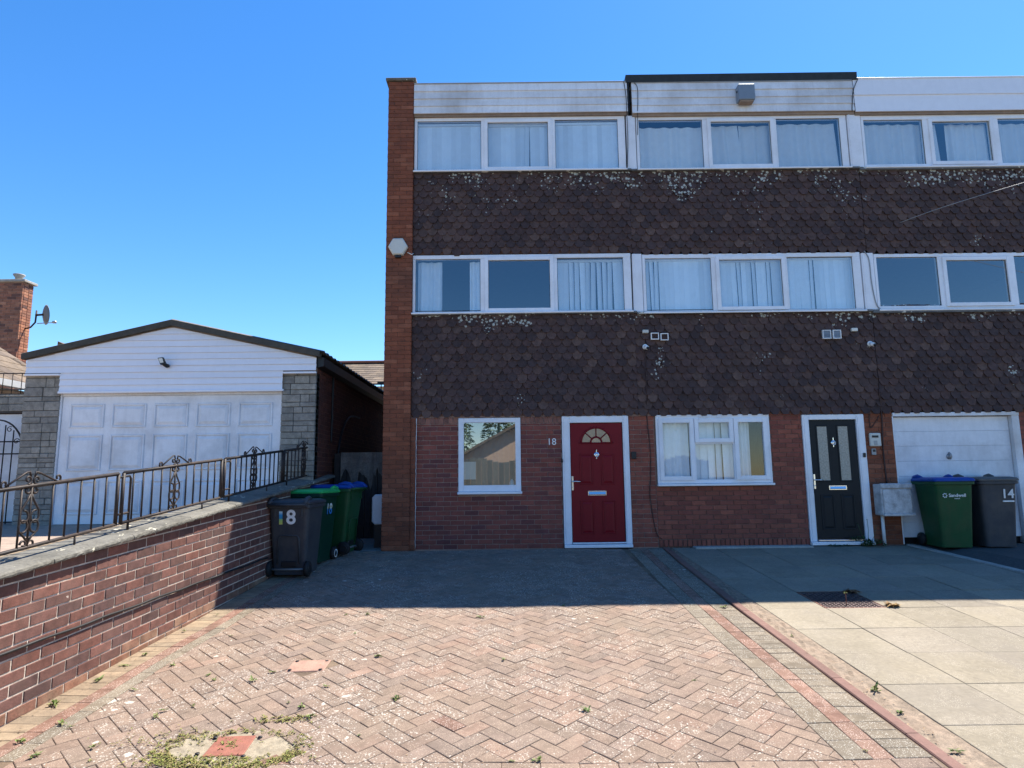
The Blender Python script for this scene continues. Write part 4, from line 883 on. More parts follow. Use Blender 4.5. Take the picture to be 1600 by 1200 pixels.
core.add([(WX(Y1, -.01), Y1, -.2), (WX(Y1, -.22), Y1, -.2), (WX(Y1, -.22), Y1, cop_z(Y1)), (WX(Y1, -.01), Y1, cop_z(Y1))], [(0, 1, 2, 3)], .5)
part('wall_core', core, 'mortar_light', bw)
CS, BH, BL = .062, .0875, .262
bricks = []
for r in range(-6, 20):
    zb0 = -.277 + r * BH      # at y=4.725
    y = 3.1 + (r % 2) * BL / 2
    while y < Y1:
        ya, yb = max(y, Y0) + .006, min(y + BL, Y1) - .006; y += BL
        if yb - ya < .05: continue
        f0 = lambda t: zb0 + CS * (t - 4.725)
        q = [(ya, f0(ya) + .0065), (yb, f0(yb) + .0065), (yb, f0(yb) + BH - .0065), (ya, f0(ya) + BH - .0065)]
        q = clip(q, -.104, 1, .475 - .104 * 4.589 - .004)      # below the coping
        if len(q) < 3: continue
        q = clip(q, SL, -1, SL * D + .03)                       # above the ground
        if len(q) < 3 or area(q) < .0012: continue
        my = sum(p[0] for p in q) / len(q); mz = sum(p[1] for p in q) / len(q)
        bricks.append((my, mz, q, mz - plan_z(my) < .085))
def wbrick(mb, q, x, rnd=None, ch=.003):
    ins = inset(q, ch); 
    if sum(q[i][0] * q[(i + 1) % len(q)][1] - q[(i + 1) % len(q)][0] * q[i][1] for i in range(len(q))) < 0: q = q[::-1]
    n = len(q)
    if len(ins) != n:
        cx = sum(p[0] for p in q) / n; cy = sum(p[1] for p in q) / n; ins = [(cx + (a - cx) * .94, cy + (b - cy) * .94) for a, b in q]
    vs = [(WX(a, x - .05), a, b) for a, b in q] + [(WX(a, x - ch), a, b) for a, b in q] + [(WX(a, x), a, b) for a, b in ins]
    fs = [(i, (i + 1) % n, n + (i + 1) % n, n + i) for i in range(n)] + [(n + i, n + (i + 1) % n, 2 * n + (i + 1) % n, 2 * n + i) for i in range(n)] + [tuple(range(2 * n, 3 * n))]
    mb.add(vs, fs, rnd)
vis = sorted([b for b in bricks if 4.3 < b[0] < 8.9], key=lambda b: b[0]); oth = [b for b in bricks if not 4.3 < b[0] < 8.9]
for my, mz, q, base in vis[:300]:
    mb = MB(); wbrick(mb, q, R.uniform(-.001, .003), 0.0); loc = (WX(my), my, mz)
    o = link('brick', mb.mesh('brick', loc), bw); o.location = tuple(np.subtract(loc, ORG[bw])); o.data.materials.append(M['brick_base' if base and R.random() < .75 else 'brick_wall'])
mb = MB()
for my, mz, q, base in vis[300:] + oth: wbrick(mb, q, R.uniform(-.001, .003))
part('brickwork', mb, 'brick_wall', bw, kind='stuff')
# coping slabs with a chipped front edge
y = Y0
while y < Y1 + .05:
    yb = min(y + .92, Y1 + .1); mb = MB(); k = 34; rings = []
    for t_ in np.linspace(y + .002, yb - .002, k):
        c = lambda s=1: R.uniform(-.008, .006) * s
        o_ = .060; z = cop_z(t_) - .002
        rings.append([(WX(t_, -.26), t_, z - .004), (WX(t_, o_ + c(.4)), t_, z + c(.4)), (WX(t_, o_ + .004 + c(.5)), t_, z + .014 + c(.3)), (WX(t_, o_ + c(.6)), t_, z + .030 + c(.4)), (WX(t_, o_ - .016 + c()), t_, z + .041 + c(.3)), (WX(t_, -.1), t_, z + .056 + c(.2)), (WX(t_, -.26), t_, z + .072)])
    mb.loft(rings); part('coping', mb, 'coping', bw); y = yb
y = 3.4
while y < 7.0:       # pale edging blocks behind the coping
    mb = MB(); mb.prism([(WX(y, -.38), y), (WX(y, -.262), y), (WX(y + .2, -.262), y + .192), (WX(y + .2, -.38), y + .192)], lambda u, v, a: (u, v, cop_z(v) + a), -.05, .072); part('edging_block', mb, 'pav_pale', bw); y += .2
wire([(WX(y, .014 + R.uniform(0, .006)), y, -.04 + .0385 * (y - 4.697) + .004 * math.sin(y * 9)) for y in np.arange(3.3, 8.9, .22)], .011, 'cable', 'black cable clipped along the face of the boundary wall')
t = thing('railing', 'black wrought iron railing with scrolls on top of boundary wall', 'railing', (-3.6, 4.65, .6))
RXo = -.10
def rp(y, z): return (WX(y, RXo), y, z)
top_z = lambda y: 1.069 + .0985 * (y - 4.65); bot_z = lambda y: .622 + .101 * (y - 4.70)
def bar(mb, a, b, wd): mb.tube([a, b], wd, 4)
panels = [(2.9, 4.08), (4.12, 5.93), (6.0, 7.73), (7.80, 9.42), (9.48, 11.05)]
def spiral(c, r, a0, turns, sgn=1, n=18):
    return [(c[0] + r * (1 - .72 * k / n) * math.cos(a0 + sgn * turns * 6.283 * k / n), c[1] + r * (1 - .72 * k / n) * math.sin(a0 + sgn * turns * 6.283 * k / n)) for k in range(n + 1)]
for pa, pb in panels:
    mb = MB(); bar(mb, rp(pa, top_z(pa)), rp(pb, top_z(pb)), .017); part('top_rail', mb, 'iron', t)
    mb = MB(); bar(mb, rp(pa, bot_z(pa)), rp(pb, bot_z(pb)), .015); part('bottom_rail', mb, 'iron', t)
    for y in (pa, pb):
        mb = MB(); bar(mb, rp(y, bot_z(y) - .01), rp(y, top_z(y)), .019); part('end_bar', mb, 'iron', t)
    mid = (pa + pb) / 2 + (-.06 if pa > 4 else 0); N = 12
    for k in range(1, N):
        y = pa + (pb - pa) * k / N
        if abs(y - mid) < .06: continue
        mb = MB(); bar(mb, rp(y, bot_z(y)), rp(y, top_z(y)), .0095); part('baluster', mb, 'iron', t)
    mb = MB(); bar(mb, rp(mid, bot_z(mid)), rp(mid, top_z(mid) + .02), .010)
    zb, zt = bot_z(mid), top_z(mid); H = zt - zb
    L_ = lambda pts, r=.0085: mb.tube([rp(mid + u, zb + v * 1.0) for u, v in pts], r, 5)
    for s_ in (-1, 1):
        up_ = [(0.008 * s_, H * .86), (.03 * s_, H * .76), (.085 * s_, H * .60), (.088 * s_, H * .50)] + [(s_ * (.05 + .038 * math.cos(a)), H * .50 - .045 * math.sin(a) * 1.0) for a in np.linspace(.3, 4.9, 12)]
        L_(up_)
        dn = [(0.008 * s_, H * .10), (.035 * s_, H * .17), (.088 * s_, H * .27), (.092 * s_, H * .34)] + [(s_ * (.052 + .040 * math.cos(a)), H * .34 + .045 * math.sin(a)) for a in np.linspace(.3, 4.9, 12)]
        L_(dn)
        L_([(s_ * (.035 + u), H * .05 + v) for u, v in spiral((0, 0), .032, 3.14 if s_ > 0 else 0, .9, -s_)])
        L_([(s_ * (.038) + u, H * .93 + v) for u, v in spiral((0, 0), .036, 1.57, 1.0, s_)])
        L_([(s_ * (.042) + u, H + .045 + v) for u, v in spiral((0, 0), .036, -1.57, 1.0, -s_)])
        L_([(s_ * .02, H + .07), (s_ * .03, H + .105), (s_ * .06, H + .10), (s_ * .24, H + .015 + s_ * .02)], .0075)
        L_([(s_ * .25 + u, H + .035 + v + s_ * .025) for u, v in spiral((0, 0), .035, -1.57, .85, s_)])
    part('scroll', mb, 'iron', t)
for y in (4.14, 6.03, 7.86, 9.52):
    mb = MB(); y2 = y + .075
    mb.tube([rp(y2, cop_z(y2) + .04), rp(y2, top_z(y2) - .06), rp(y2 - .02, top_z(y2) - .035), rp(y - .09, top_z(y) - .045)], .011, 6); bar(mb, rp(y2, bot_z(y2) + .08), rp(y - .08, bot_z(y) + .075), .010)
    part('post', mb, 'iron', t)
for y in (5.45, 7.35, 8.95): 
    mb = MB(); bar(mb, rp(y, cop_z(y) + .04), rp(y, bot_z(y)), .010); part('foot', mb, 'iron', t)

# ------------------------------------------------------------------ neighbour's plot
mb = MB(); nz = lambda y: .47 - .05 * (10.35 - y) if y < 10.35 else .47
for ya, yb in ((3.0, 10.35), (10.35, 22)):
    mb.add([(-22, ya, nz(ya)), (WX(min(ya, 11), -.2), ya, nz(ya)), (WX(min(yb, 11), -.2), yb, nz(yb)), (-22, yb, nz(yb))], [(0, 1, 2, 3)], .5)
struct('neighbour_drive', mb, 'neigh', (-8, 8, .4))
GY = 10.35
ng = thing('garage', 'white clad double garage with shallow gable and stone pillars', 'garage', (-5.5, GY, .47))
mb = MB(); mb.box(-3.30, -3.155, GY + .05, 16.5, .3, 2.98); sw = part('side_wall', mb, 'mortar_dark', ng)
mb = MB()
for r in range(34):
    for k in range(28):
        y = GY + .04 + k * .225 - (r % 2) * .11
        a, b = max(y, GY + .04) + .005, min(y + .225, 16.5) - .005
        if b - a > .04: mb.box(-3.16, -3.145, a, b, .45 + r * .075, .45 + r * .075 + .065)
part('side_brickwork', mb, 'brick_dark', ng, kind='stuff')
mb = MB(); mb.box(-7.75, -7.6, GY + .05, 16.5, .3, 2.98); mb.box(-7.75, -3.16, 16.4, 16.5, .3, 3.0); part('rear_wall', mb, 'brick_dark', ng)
def stonework(parent, x0, x1, z0, z1, y, mt='stone', seed=1):
    rr = random.Random(seed); z = z0; mb = MB()
    mb.box(x0 + .01, x1 - .01, y + .012, y + .22, z0, z1); part('pillar_core', mb, 'stone_mortar', parent)
    while z < z1 - .03:
        h = rr.choice([.10, .075, .125, .10, .15]); zt = min(z + h, z1); x = x0
        if z1 - zt < .04: zt = z1
        while x < x1 - .01:
            l = rr.choice([.14, .24, .30, .20, .34]); xb = min(x + l, x1)
            if x1 - xb < .07: xb = x1
            b = MB(); b.box(x + .004, xb - .004, y + rr.uniform(-.008, .006), y + .06, z + .004, zt - .004, .006); part('stone', b, mt, parent); x = xb
        z = zt
stonework(ng, -7.80, -7.215, .46, 2.83, GY - .02, seed=3); stonework(ng, -3.68, -3.135, .40, 2.82, GY - .02, seed=5)
mb = MB(); mb.box(-7.26, -7.20, GY - .0, GY + .1, .46, 2.53, .004, .5); mb.box(-3.69, -3.63, GY - .0, GY + .1, .46, 2.53, .004, .5); mb.box(-7.2, -3.69, GY + .01, GY + .1, 2.49, 2.545, .004, .5); part('door_frame', mb, 'white_paint', ng)
# gable boards
def gz(x): return 3.665 - abs(x + 5.465) * .2245
zz = 2.545; 
while zz < 3.63:
    zt = zz + .103
    poly = [(-7.77, zz + .003), (-3.13, zz + .003), (-3.13, zt + .004), (-7.77, zt + .004)]
    poly = clip(poly, -.2245, 1, 3.64 + .2245 * 5.465 - .055); poly = clip(poly, .2245, 1, 3.64 - .2245 * 5.465 - .055) if len(poly) > 2 else poly
    if zz < 2.80 and len(poly) > 2: poly = clip(clip(poly, -1, 0, 7.215), 1, 0, -3.66)
    if len(poly) > 2 and area(poly) > .004:
        b = MB(); b.prism(poly, lambda u, v, a: (u, GY - .072 + a + (.018 * (v - zz) / .103), v), 0, .012); part('cladding_board', b, 'white_clean', ng)
    zz = zt
b = MB(); b.prism([(-7.2, 2.56), (-3.66, 2.56), (-3.66, 2.83), (-3.14, 2.83), (-3.14, 3.09), (-5.465, 3.61), (-7.76, 3.09), (-7.76, 2.83), (-7.2, 2.83)], XZ, GY - .05, GY + .05); part('gable', b, 'soffit', ng)
for a, b_, c, d in ((-7.22, -3.64, 2.525, 2.56), (-7.775, -7.215, 2.815, 2.845), (-3.66, -3.125, 2.805, 2.835)):
    b = MB(); b.box(a, b_, GY - .085, GY - .02, c, d, .004, .5); part('trim_board', b, 'white_clean', ng)
for x0, x1 in ((-7.82, -5.465), (-5.465, -3.06)):
    b = MB(); b.prism([(x0, gz(x0) - .06), (x1, gz(x1) - .06), (x1, gz(x1) + .03), (x0, gz(x0) + .03)], XZ, GY - .13, GY - .02); part('barge_board', b, 'bargeboard', ng)
for sgn, xe in ((-1, -7.86), (1, -3.0)):
    b = MB(); N = 120; xs = (-5.465, xe)
    vs = []; 
    for i in range(N + 1):
        y = GY - .12 + 6.3 * i / N
        for x in xs: vs.append((x, y, gz(x) + .035 + .022 * math.sin(i * 1.5)))
    b.add(vs, [(2 * i, 2 * i + 1, 2 * i + 3, 2 * i + 2) for i in range(N)], .5, True); vs2 = [(x, y, z - .012) for x, y, z in vs]
    b.add(vs2, [(2 * i, 2 * i + 2, 2 * i + 3, 2 * i + 1) for i in range(N)], .5, True); part('roof_sheet', b, 'roof_sheet', ng)
b = MB(); b.prism([(-3.16, 2.90), (-3.02, 2.93), (-3.02, 3.07), (-3.16, 3.09)], XZ, GY - .02, 16.5); part('eave_board', b, 'black', ng)
gdoor = MB(); gdoor.box(-7.195, -3.695, GY + .03, GY + .07, .475, 2.488, .004, .5); gd2 = part('garage_door', gdoor, 'white_door', ng)
for c in range(5):
    xa = -7.195 + .13 + c * .672
    for z0, z1 in ((1.98, 2.36), (1.30, 1.87), (.62, 1.15)):
        b = MB(); frame_xz(b, xa, xa + .55, z0, z1, GY + .012, GY + .03, .03, bev=.008)
        ring = lambda d, yy: [(xa + d, yy, z0 + d), (xa + .55 - d, yy, z0 + d), (xa + .55 - d, yy, z1 - d), (xa + d, yy, z1 - d)]
        b.loft([ring(.035, GY + .03), ring(.085, GY + .008), ring(.09, GY + .008)]); part('door_panel', b, 'white_door', gd2)
t = thing('floodlight', 'small black floodlight on the white garage gable', 'floodlight', (-5.52, GY - .08, 2.98))
mb = MB(); mb.prism([(-5.60, 3.06), (-5.52, 3.07), (-5.47, 2.97), (-5.55, 2.95)], XZ, GY - .20, GY - .16); part('lamp_head', mb, 'black', t)
mb = MB(); mb.prism([(-5.588, 3.048), (-5.525, 3.058), (-5.50, 2.985), (-5.552, 2.975)], XZ, GY - .204, GY - .2005); part('lens', mb, 'alarm', t)
mb = MB(); mb.tube([(-5.50, GY - .06, 2.955), (-5.49, GY - .10, 2.94), (-5.51, GY - .17, 2.965)], .03, 8); part('bracket', mb, 'black', t)
# side gate and stone side wall left of the garage
sw2 = thing('side_wall', 'pale stone side wall left of the white garage', 'wall', (-9, 10.9, .4))
mb = MB(); mb.box(-13, -8.95, 10.92, 11.1, .3, 2.62); mb.box(-8.10, -7.79, 10.92, 11.1, .3, 2.62); mb.box(-8.95, -8.10, 10.92, 11.1, 2.3, 2.62); part('wall_core', mb, 'stone_mortar', sw2)
rr = random.Random(9); z = .4
while z < 2.6:
    x = -9.6
    while x < -7.8:
        xb = min(x + rr.choice([.22, .3, .38]), -7.79)
        if not (x < -8.13 and xb > -8.95 and z < 2.25):
            b = MB(); b.box(x + .004, xb - .004, 10.90 + rr.uniform(-.006, .006), 10.96, z + .004, min(z + .12, 2.6) - .004, .006); part('stone', b, 'stone_pale', sw2)
        x = xb
    z += .12
t = thing('iron_gate', 'arched black iron side gate left of the garage', 'gate', (-8.5, 10.75, .4))
for x in np.arange(-8.92, -8.05, .14):
    mb = MB(); h = 1.55 + .55 * math.sqrt(max(0, 1 - ((x + 8.5) / .46) ** 2)); mb.tube([(x, 10.75, .42), (x, 10.75, h)], .010, 5); part('bar', mb, 'iron', t)
mb = MB(); mb.tube([(-8.5 + .46 * math.cos(a), 10.75, 1.60 + .56 * math.sin(a)) for a in np.linspace(0, math.pi, 20)], .014, 6)
for z in (.5, 1.6, 1.8): mb.tube([(-8.96, 10.75, z), (-8.04, 10.75, z)], .012, 5)
part('gate_frame', mb, 'iron', t)
for k in range(5):
    mb = MB(); a = .35 + k * .6; c = (-8.5 + .36 * math.cos(a), 1.66 + .42 * math.sin(a)); mb.tube([(u, 10.75, v) for u, v in spiral(c, .05, a, 1.1)], .007, 5); part('scroll', mb, 'iron', t)
mb = MB(); mb.lathe([(0, -.04), (.04, -.02), (.045, .02), (0, .04)], (-7.99, 10.70, 1.30), (0, 1, 0), 10); part('latch', mb, 'rust', t)
mb = MB(); mb.box(-8.93, -8.12, 11.0, 11.04, .42, 2.28, .004, .5); part('side_door', mb, 'white_door', sw2)
# bungalow with chimney
bg_ = thing('bungalow', 'neighbouring bungalow with tiled roof at the far left edge', 'house', (-11, 14, .4))
mb = MB(); mb.box(-16, -9.35, 11.2, 12.9, .3, 2.75); part('wall', mb, 'brick_dark', bg_)
e0 = (-9.0, 11.6, 3.16); rsl = .62
rf = MB(); rf.add([(-8.95, 10.9, 2.93), (-8.95, 13.0, 2.93), (-13, 13.0, 2.93 + 4.05 * rsl), (-13, 10.9, 2.93 + 4.05 * rsl)], [(0, 1, 2, 3)], .5); roof = part('roof', rf, 'roof_tile', bg_)
for r in range(14):
    x = -8.92 - r * .26
    for k in range(7):
        y = 10.9 + k * .30 + (r % 2) * .15 - .15 * (r % 2 and k == 6)
        piece('roof_tile', ('rt', R.randrange(2)), lambda mb: mb.prism([(0, 0), (-.34, .34 * rsl), (-.34, .34 * rsl + .02), (0, .035)], lambda u, v, a: (u, a, v), .004, .296), 'roof_tile', roof, (x, y, 2.94 + (-8.95 - x) * rsl))
mb = MB(); mb.prism([(-8.98, 2.82), (-8.86, 2.82), (-8.84, 2.93), (-8.98, 2.93)], XZ, 10.9, 13.0); part('gutter', mb, 'white_print', bg_)
mb = MB(); mb.prism([(-9.0, 2.76), (-9.30, 2.70), (-9.30, 2.74), (-9.0, 2.80)], XZ, 10.9, 13.0); part('soffit', mb, 'render', bg_)
r2 = MB()
for k in range(5): r2.prism([(-13.2 + k * .45, 3.9), (-12.75 + k * .45, 3.9), (-12.75 + k * .45, 4.98 - k * .30), (-13.2 + k * .45, 5.20 - k * .30)], XZ, 18.6 + k * .05, 18.9 + k * .05)
part('rear_roof', r2, 'roof_tile', bg_)
ch = MB(); CX0, CX1, CY0 = -14.2, -13.13, 17.0; ch.box(CX0 + .01, CX1 - .01, CY0 + .01, CY0 + .37, 3.6, 6.5); chim = part('chimney', ch, 'mortar', bg_)
for r in range(38):
    z = 3.62 + r * .075
    for k in range(6):
        x = CX0 + k * .225 - (r % 2) * .112; a, b = max(x, CX0) + .005, min(x + .225, CX1) - .005
        if b - a > .04: piece('brick', ('cb', round(b - a, 2)), lambda mb: mb.box(-(b - a) / 2, (b - a) / 2, 0, .05, 0, .065, .003), 'chimney_brick', chim, ((a + b) / 2, CY0 + R.uniform(-.003, .003), z))
    for k in range(2):
        a, b = (CY0 + .05, CY0 + .21) if k == 0 else (CY0 + .22, CY0 + .38)
        piece('brick', ('cs', k), lambda mb: mb.box(-.02, 0, -.078, .078, 0, .065, .003), 'chimney_brick', chim, (CX1 + .004, (a + b) / 2, z))
mb = MB(); mb.box(CX0 - .06, CX1 + .07, CY0 - .06, CY0 + .45, 6.49, 6.56, .01); part('chimney_cap', mb, 'concrete', chim)
mb = MB(); mb.lathe([(.0, 0), (.10, 0), (.085, .10), (.14, .17), (.14, .20), (0, .22)], (-13.42, CY0 + .2, 6.56), (0, 0, 1), 14); part('chimney_pot', mb, 'concrete', chim)
t = thing('satellite_dish', 'grey satellite dish on the right side of the brick chimney', 'satellite dish', (-13.1, 17.2, 5.3))
mb = MB(); c = Vector((-12.62, 17.15, 5.62)); ax = Vector((.62, .78, .10)).normalized(); prf = [(.27, .065), (.235, .048), (.16, .022), (.08, .006), (0, 0)]
mb.lathe(prf + [(0, -.006), (.08, .0), (.16, .016), (.235, .042), (.275, .06)], tuple(c), tuple(ax), 24); part('reflector', mb, 'dish', t)
mb = MB(); mb.tube([(-13.12, 17.2, 5.25), (-12.98, 17.2, 5.28), (-12.86, 17.2, 5.42), (-12.85, 17.2, 5.75)], .022, 8); mb.tube([(-12.86, 17.2, 5.62), tuple(c)], .03, 8); part('mount', mb, 'iron', t)
mb = MB(); mb.tube([(-12.75, 17.13, 5.37), (-12.22, 17.0, 5.36)], .012, 6); mb.lathe([(0, -.05), (.035, -.04), (.04, .04), (0, .05)], (-12.2, 17.0, 5.37), (1, 0, 0), 10); part('receiver_arm', mb, 'steel', t)
t = thing('lattice_screen', 'rusty iron lattice above the side gate by the bungalow', 'lattice', (-8.5, 11.0, 2.6))
mb = MB()
for x in np.arange(-9.0, -7.95, .16): mb.tube([(x, 11.0, 2.63), (x, 11.0, 2.98)], .008, 4)
mb.tube([(-9.0, 11.0, 2.98), (-7.95, 11.0, 2.98)], .010, 4); mb.tube([(-9.0, 11.0, 2.70), (-7.95, 11.0, 2.70)], .010, 4); part('lattice', mb, 'iron', t)
# passage gate and what stands there
t = thing('wooden_gate', 'dark wooden gate closing the passage beside the end house', 'gate', (-2.65, 11.4, .2))
for k in range(9):
    mb = MB(); x = -3.10 + k * .108; mb.box(x + .003, x + .105, 11.4 + R.uniform(0, .006), 11.43, .12, 1.57 + R.uniform(-.01, .01), .003); part('plank', mb, 'gate', t)
mb = MB(); mb.box(-3.1, -2.12, 11.43, 11.47, .4, .5); mb.box(-3.1, -2.12, 11.43, 11.47, 1.3, 1.4); part('ledge', mb, 'gate', t)
mb = MB(); N = 30; vs = []
for i in range(N + 1):
    x = -2.98 + .86 * i / N; zb = .95 + .30 * abs(math.sin(i * .33 + .5)) + R.uniform(-.09, .09) - (.25 if 6 < i < 11 else 0)
    for v in range(4): vs.append((x, 11.385 - .014 * math.sin(i * 1.1 + v), 1.585 + (zb - 1.585) * v / 3))
mb.add(vs, [(i * 4 + k, i * 4 + k + 1, (i + 1) * 4 + k + 1, (i + 1) * 4 + k) for i in range(N) for k in range(3)], .5, True)
o = solo('tarp', mb, 'tarp', 'torn grey tarpaulin hanging over the dark passage gate', 'tarpaulin', (-2.6, 11.38, 1.5))
mb = MB(); rr_ = lambda d: [(-2.345 + d + .05, .38 + d), (-2.13 - d, .38 + d), (-2.13 - d, .87 - d), (-2.345 + d + .05, .87 - d), (-2.345 + d, .82 - d), (-2.345 + d, .43 + d)]
mb.loft([[(u, 11.10, v) for u, v in rr_(0)], [(u, 11.0, v) for u, v in rr_(0)], [(u, 10.985, v) for u, v in rr_(.015)]]); solo('white_panel', mb, 'upvc', 'white round cornered panel half hidden behind the orange pier', 'panel', (-2.24, 11.0, .38))
mb = MB(); mb.box(-2.30, -2.13, 11.0, 11.12, .0, .379); solo('panel_stand', mb, 'black', 'dark block under the white panel by the pier', 'block', (-2.2, 11.05, 0))
wire([(-3.12, 11.6, .9), (-3.11, 11.65, 1.5), (-3.10, 11.9, 2.0), (-3.10, 12.4, 2.3), (-3.10, 13.2, 2.35)], .018, 'cable', 'black hose arching up the brick side wall of the garage', 'hose', 'hose')
wire([(-3.13, 11.3, 2.9), (-3.13, 11.3, 2.2), (-3.13, 11.28, 1.75)], .02, 'cable', 'black pipe down the garage side wall', 'pipe', 'downpipe')
t = thing('bar_fence', 'tall dark bar fence at the back of the passage', 'fence', (-2.7, 15.6, 1))
mb = MB(); mb.box(-3.25, -2.0, 15.58, 15.62, 3.40, 3.45); part('rail', mb, 'iron', t)
for x in np.arange(-3.16, -2.0, .14):
    mb = MB(); mb.tube([(x, 15.6, .2), (x, 15.6, 3.45)], .014, 5); part('bar', mb, 'iron', t)
hb_ = thing('rear_house', 'distant house with brown tiled roof seen between garage and pier', 'house', (-7, 25, 0))
mb = MB(); mb.box(-14, -1, 24.6, 30, 0, 4.62); part('wall', mb, 'render', hb_)
rf = MB(); rf.add([(-14.3, 24.2, 4.62), (-.6, 24.2, 4.62), (-.6, 27.5, 6.0), (-14.3, 27.5, 6.0)], [(0, 1, 2, 3)], .5); rr2 = part('roof', rf, 'roof_tile', hb_)
for r in range(11):
    for k in range(15):
        y = 24.2 + r * .31; piece('roof_tile', ('rt3', R.randrange(2)), lambda mb: mb.prism([(0, 0.02), (.37, .175), (.37, .195), (0, .06)], lambda u, v, a: (a, u, v), .004, .31), 'roof_tile', rr2, (-8.2 + k * .315 + (r % 2) * .15, y, 4.62 + r * .31 * .418))
mb = MB(); mb.box(-9, -1, 27.3, 27.7, 6.02, 6.12, .02); part('ridge', mb, 'rust', hb_)
mb = MB(); frame_xz(mb, -5.3, -4.6, 3.5, 4.45, 24.52, 24.6, .07); wi = part('window', mb, 'upvc', hb_); mb = MB(); mb.box(-5.25, -4.65, 24.56, 24.58, 3.55, 4.4); part('pane', mb, 'blue_grey', wi)

# ------------------------------------------------------------------ wheelie bins
def rrect(w_, d_, z, r=.05, cy=0.0, n=4):
    out = []
    for (sx, sy, a0) in ((1, 1, 0), (-1, 1, 90), (-1, -1, 180), (1, -1, 270)):
        for k in range(n + 1):
            a = rad(a0 + 90 * k / n); out.append((sx * (w_ / 2 - r) + r * math.cos(a), cy + sy * (d_ / 2 - r) + r * math.sin(a), z))
    return out
def wheelie_bin(label, loc, rz, body, lid, wheel_rim='black', hgt=1.0, flat=True, domed=False):
    t = thing('wheelie_bin', label, 'wheelie bin', loc, rz, None); ORG[t] = np.zeros(3)
    mb = MB(); H = hgt - .06
    mb.loft([rrect(.44, .50, .02, .05, -.02), rrect(.445, .51, .10, .05, -.02), rrect(.535, .665, H - .06, .06), rrect(.54, .67, H - .05, .06), rrect(.585, .72, H - .045, .05), rrect(.585, .72, H - .005, .05), rrect(.56, .69, H, .05)], .5)
    for s_ in (-1, 1):      # ribs under the rim and moulded back rails
        mb.box(s_ * .18 - .012, s_ * .18 + .012, .25, .345, H - .16, H - .05, .004, .5)
    b = part('body', mb, body, t)
    # recessed foot panel moulding on the back
    mb = MB(); P = [(-.145, .16), (-.135, .50), (-.11, .53), (.11, .53), (.135, .50), (.145, .16)]
    mb.tube([(u, .245 + .078 * (v - .05) / .85 + .004, v) for u, v in P], .011, 6); part('back_moulding', mb, body, t)
    mb = MB(); mb.box(-.10, .10, .235, .262, .12, .20, .01); part('foot_recess', mb, 'black', t)
    mb = MB(); mb.tube([(-.25, .24, .09), (.25, .24, .09)], .014, 8); part('axle', mb, 'steel', t)
    for s_ in (-1, 1):
        mb = MB(); mb.lathe([(.045, -.03), (.085, -.03), (.10, -.018), (.10, .018), (.085, .03), (.045, .03)], (s_ * .255, .255, .10), (1, 0, 0), 22); wh = part('wheel', mb, 'rubber', t)
        mb = MB(); mb.lathe([(0, -.026), (.045, -.03), (.06, -.034), (.06, .034), (.045, .03), (0, .026)], (s_ * .255, .255, .10), (1, 0, 0), 18); part('wheel_rim', mb, wheel_rim, wh)
    # lid
    mb = MB(); z = H + .002
    mb.loft([rrect(.60, .74, z, .05), rrect(.605, .745, z + .022, .05), rrect(.58, .70, z + .045, .05), rrect(.46, .55, z + .062, .05, -.01), rrect(.44, .53, z + .060, .05, -.01)], .5); ld = part('lid', mb, lid, t)
    for s_ in (-1, 1):
        mb = MB(); mb.tube([(s_ * .23, .14, z + .055), (s_ * .235, .24, z + .075), (s_ * .24, .33, z + .06), (s_ * .24, .40, z + .005)], [.024, .034, .034, .026], 8); part('hinge_arm', mb, lid, t)
    mb = MB(); mb.tube([(-.25, .405, z - .005), (.25, .405, z - .005)], .017, 10); 
    for s_ in (-.25, 0, .25): mb.box(s_ - .015, s_ + .015, .34, .41, z - .03, z + .01, .005)
    part('handle', mb, body, t)
    return t
def grad_mat(name, stops, z0, z1):
    mt = bpy.data.materials.new(name); mt.use_nodes = True; nt = mt.node_tree; tc = nd(nt, 'ShaderNodeTexCoord'); sx = nd(nt, 'ShaderNodeSeparateXYZ'); mr = nd(nt, 'ShaderNodeMapRange'); mr.inputs[1].default_value = z0; mr.inputs[2].default_value = z1
    rp_ = ramp(nt, stops); nt.links.new(tc.outputs['Object'], sx.inputs[0]); nt.links.new(sx.outputs['Z'], mr.inputs[0]); nt.links.new(mr.outputs[0], rp_.inputs[0]); nt.links.new(rp_.outputs[0], nt.nodes['Principled BSDF'].inputs['Base Color']); nt.nodes['Principled BSDF'].inputs['Roughness'].default_value = .5
    return mt
M['beach_print'] = grad_mat('beach_print', [(0, (.62, .60, .45)), (.18, (.55, .58, .10)), (.45, (.30, .55, .20)), (.55, (.03, .25, .45)), (.8, (.02, .30, .65)), (1, (.45, .65, .75))], .66, .84)
M['blue_print'] = grad_mat('blue_print', [(0, (.02, .16, .50)), (.6, (.03, .22, .55)), (.75, (.65, .66, .45)), (1, (.7, .72, .68))], .68, .82)
b1 = wheelie_bin('grey wheelie bin with large 18, standing nearest beside the brick boundary wall', (-2.975, 9.13, plan_z(9.13)), math.pi - .02, 'bin_grey', 'bin_grey')
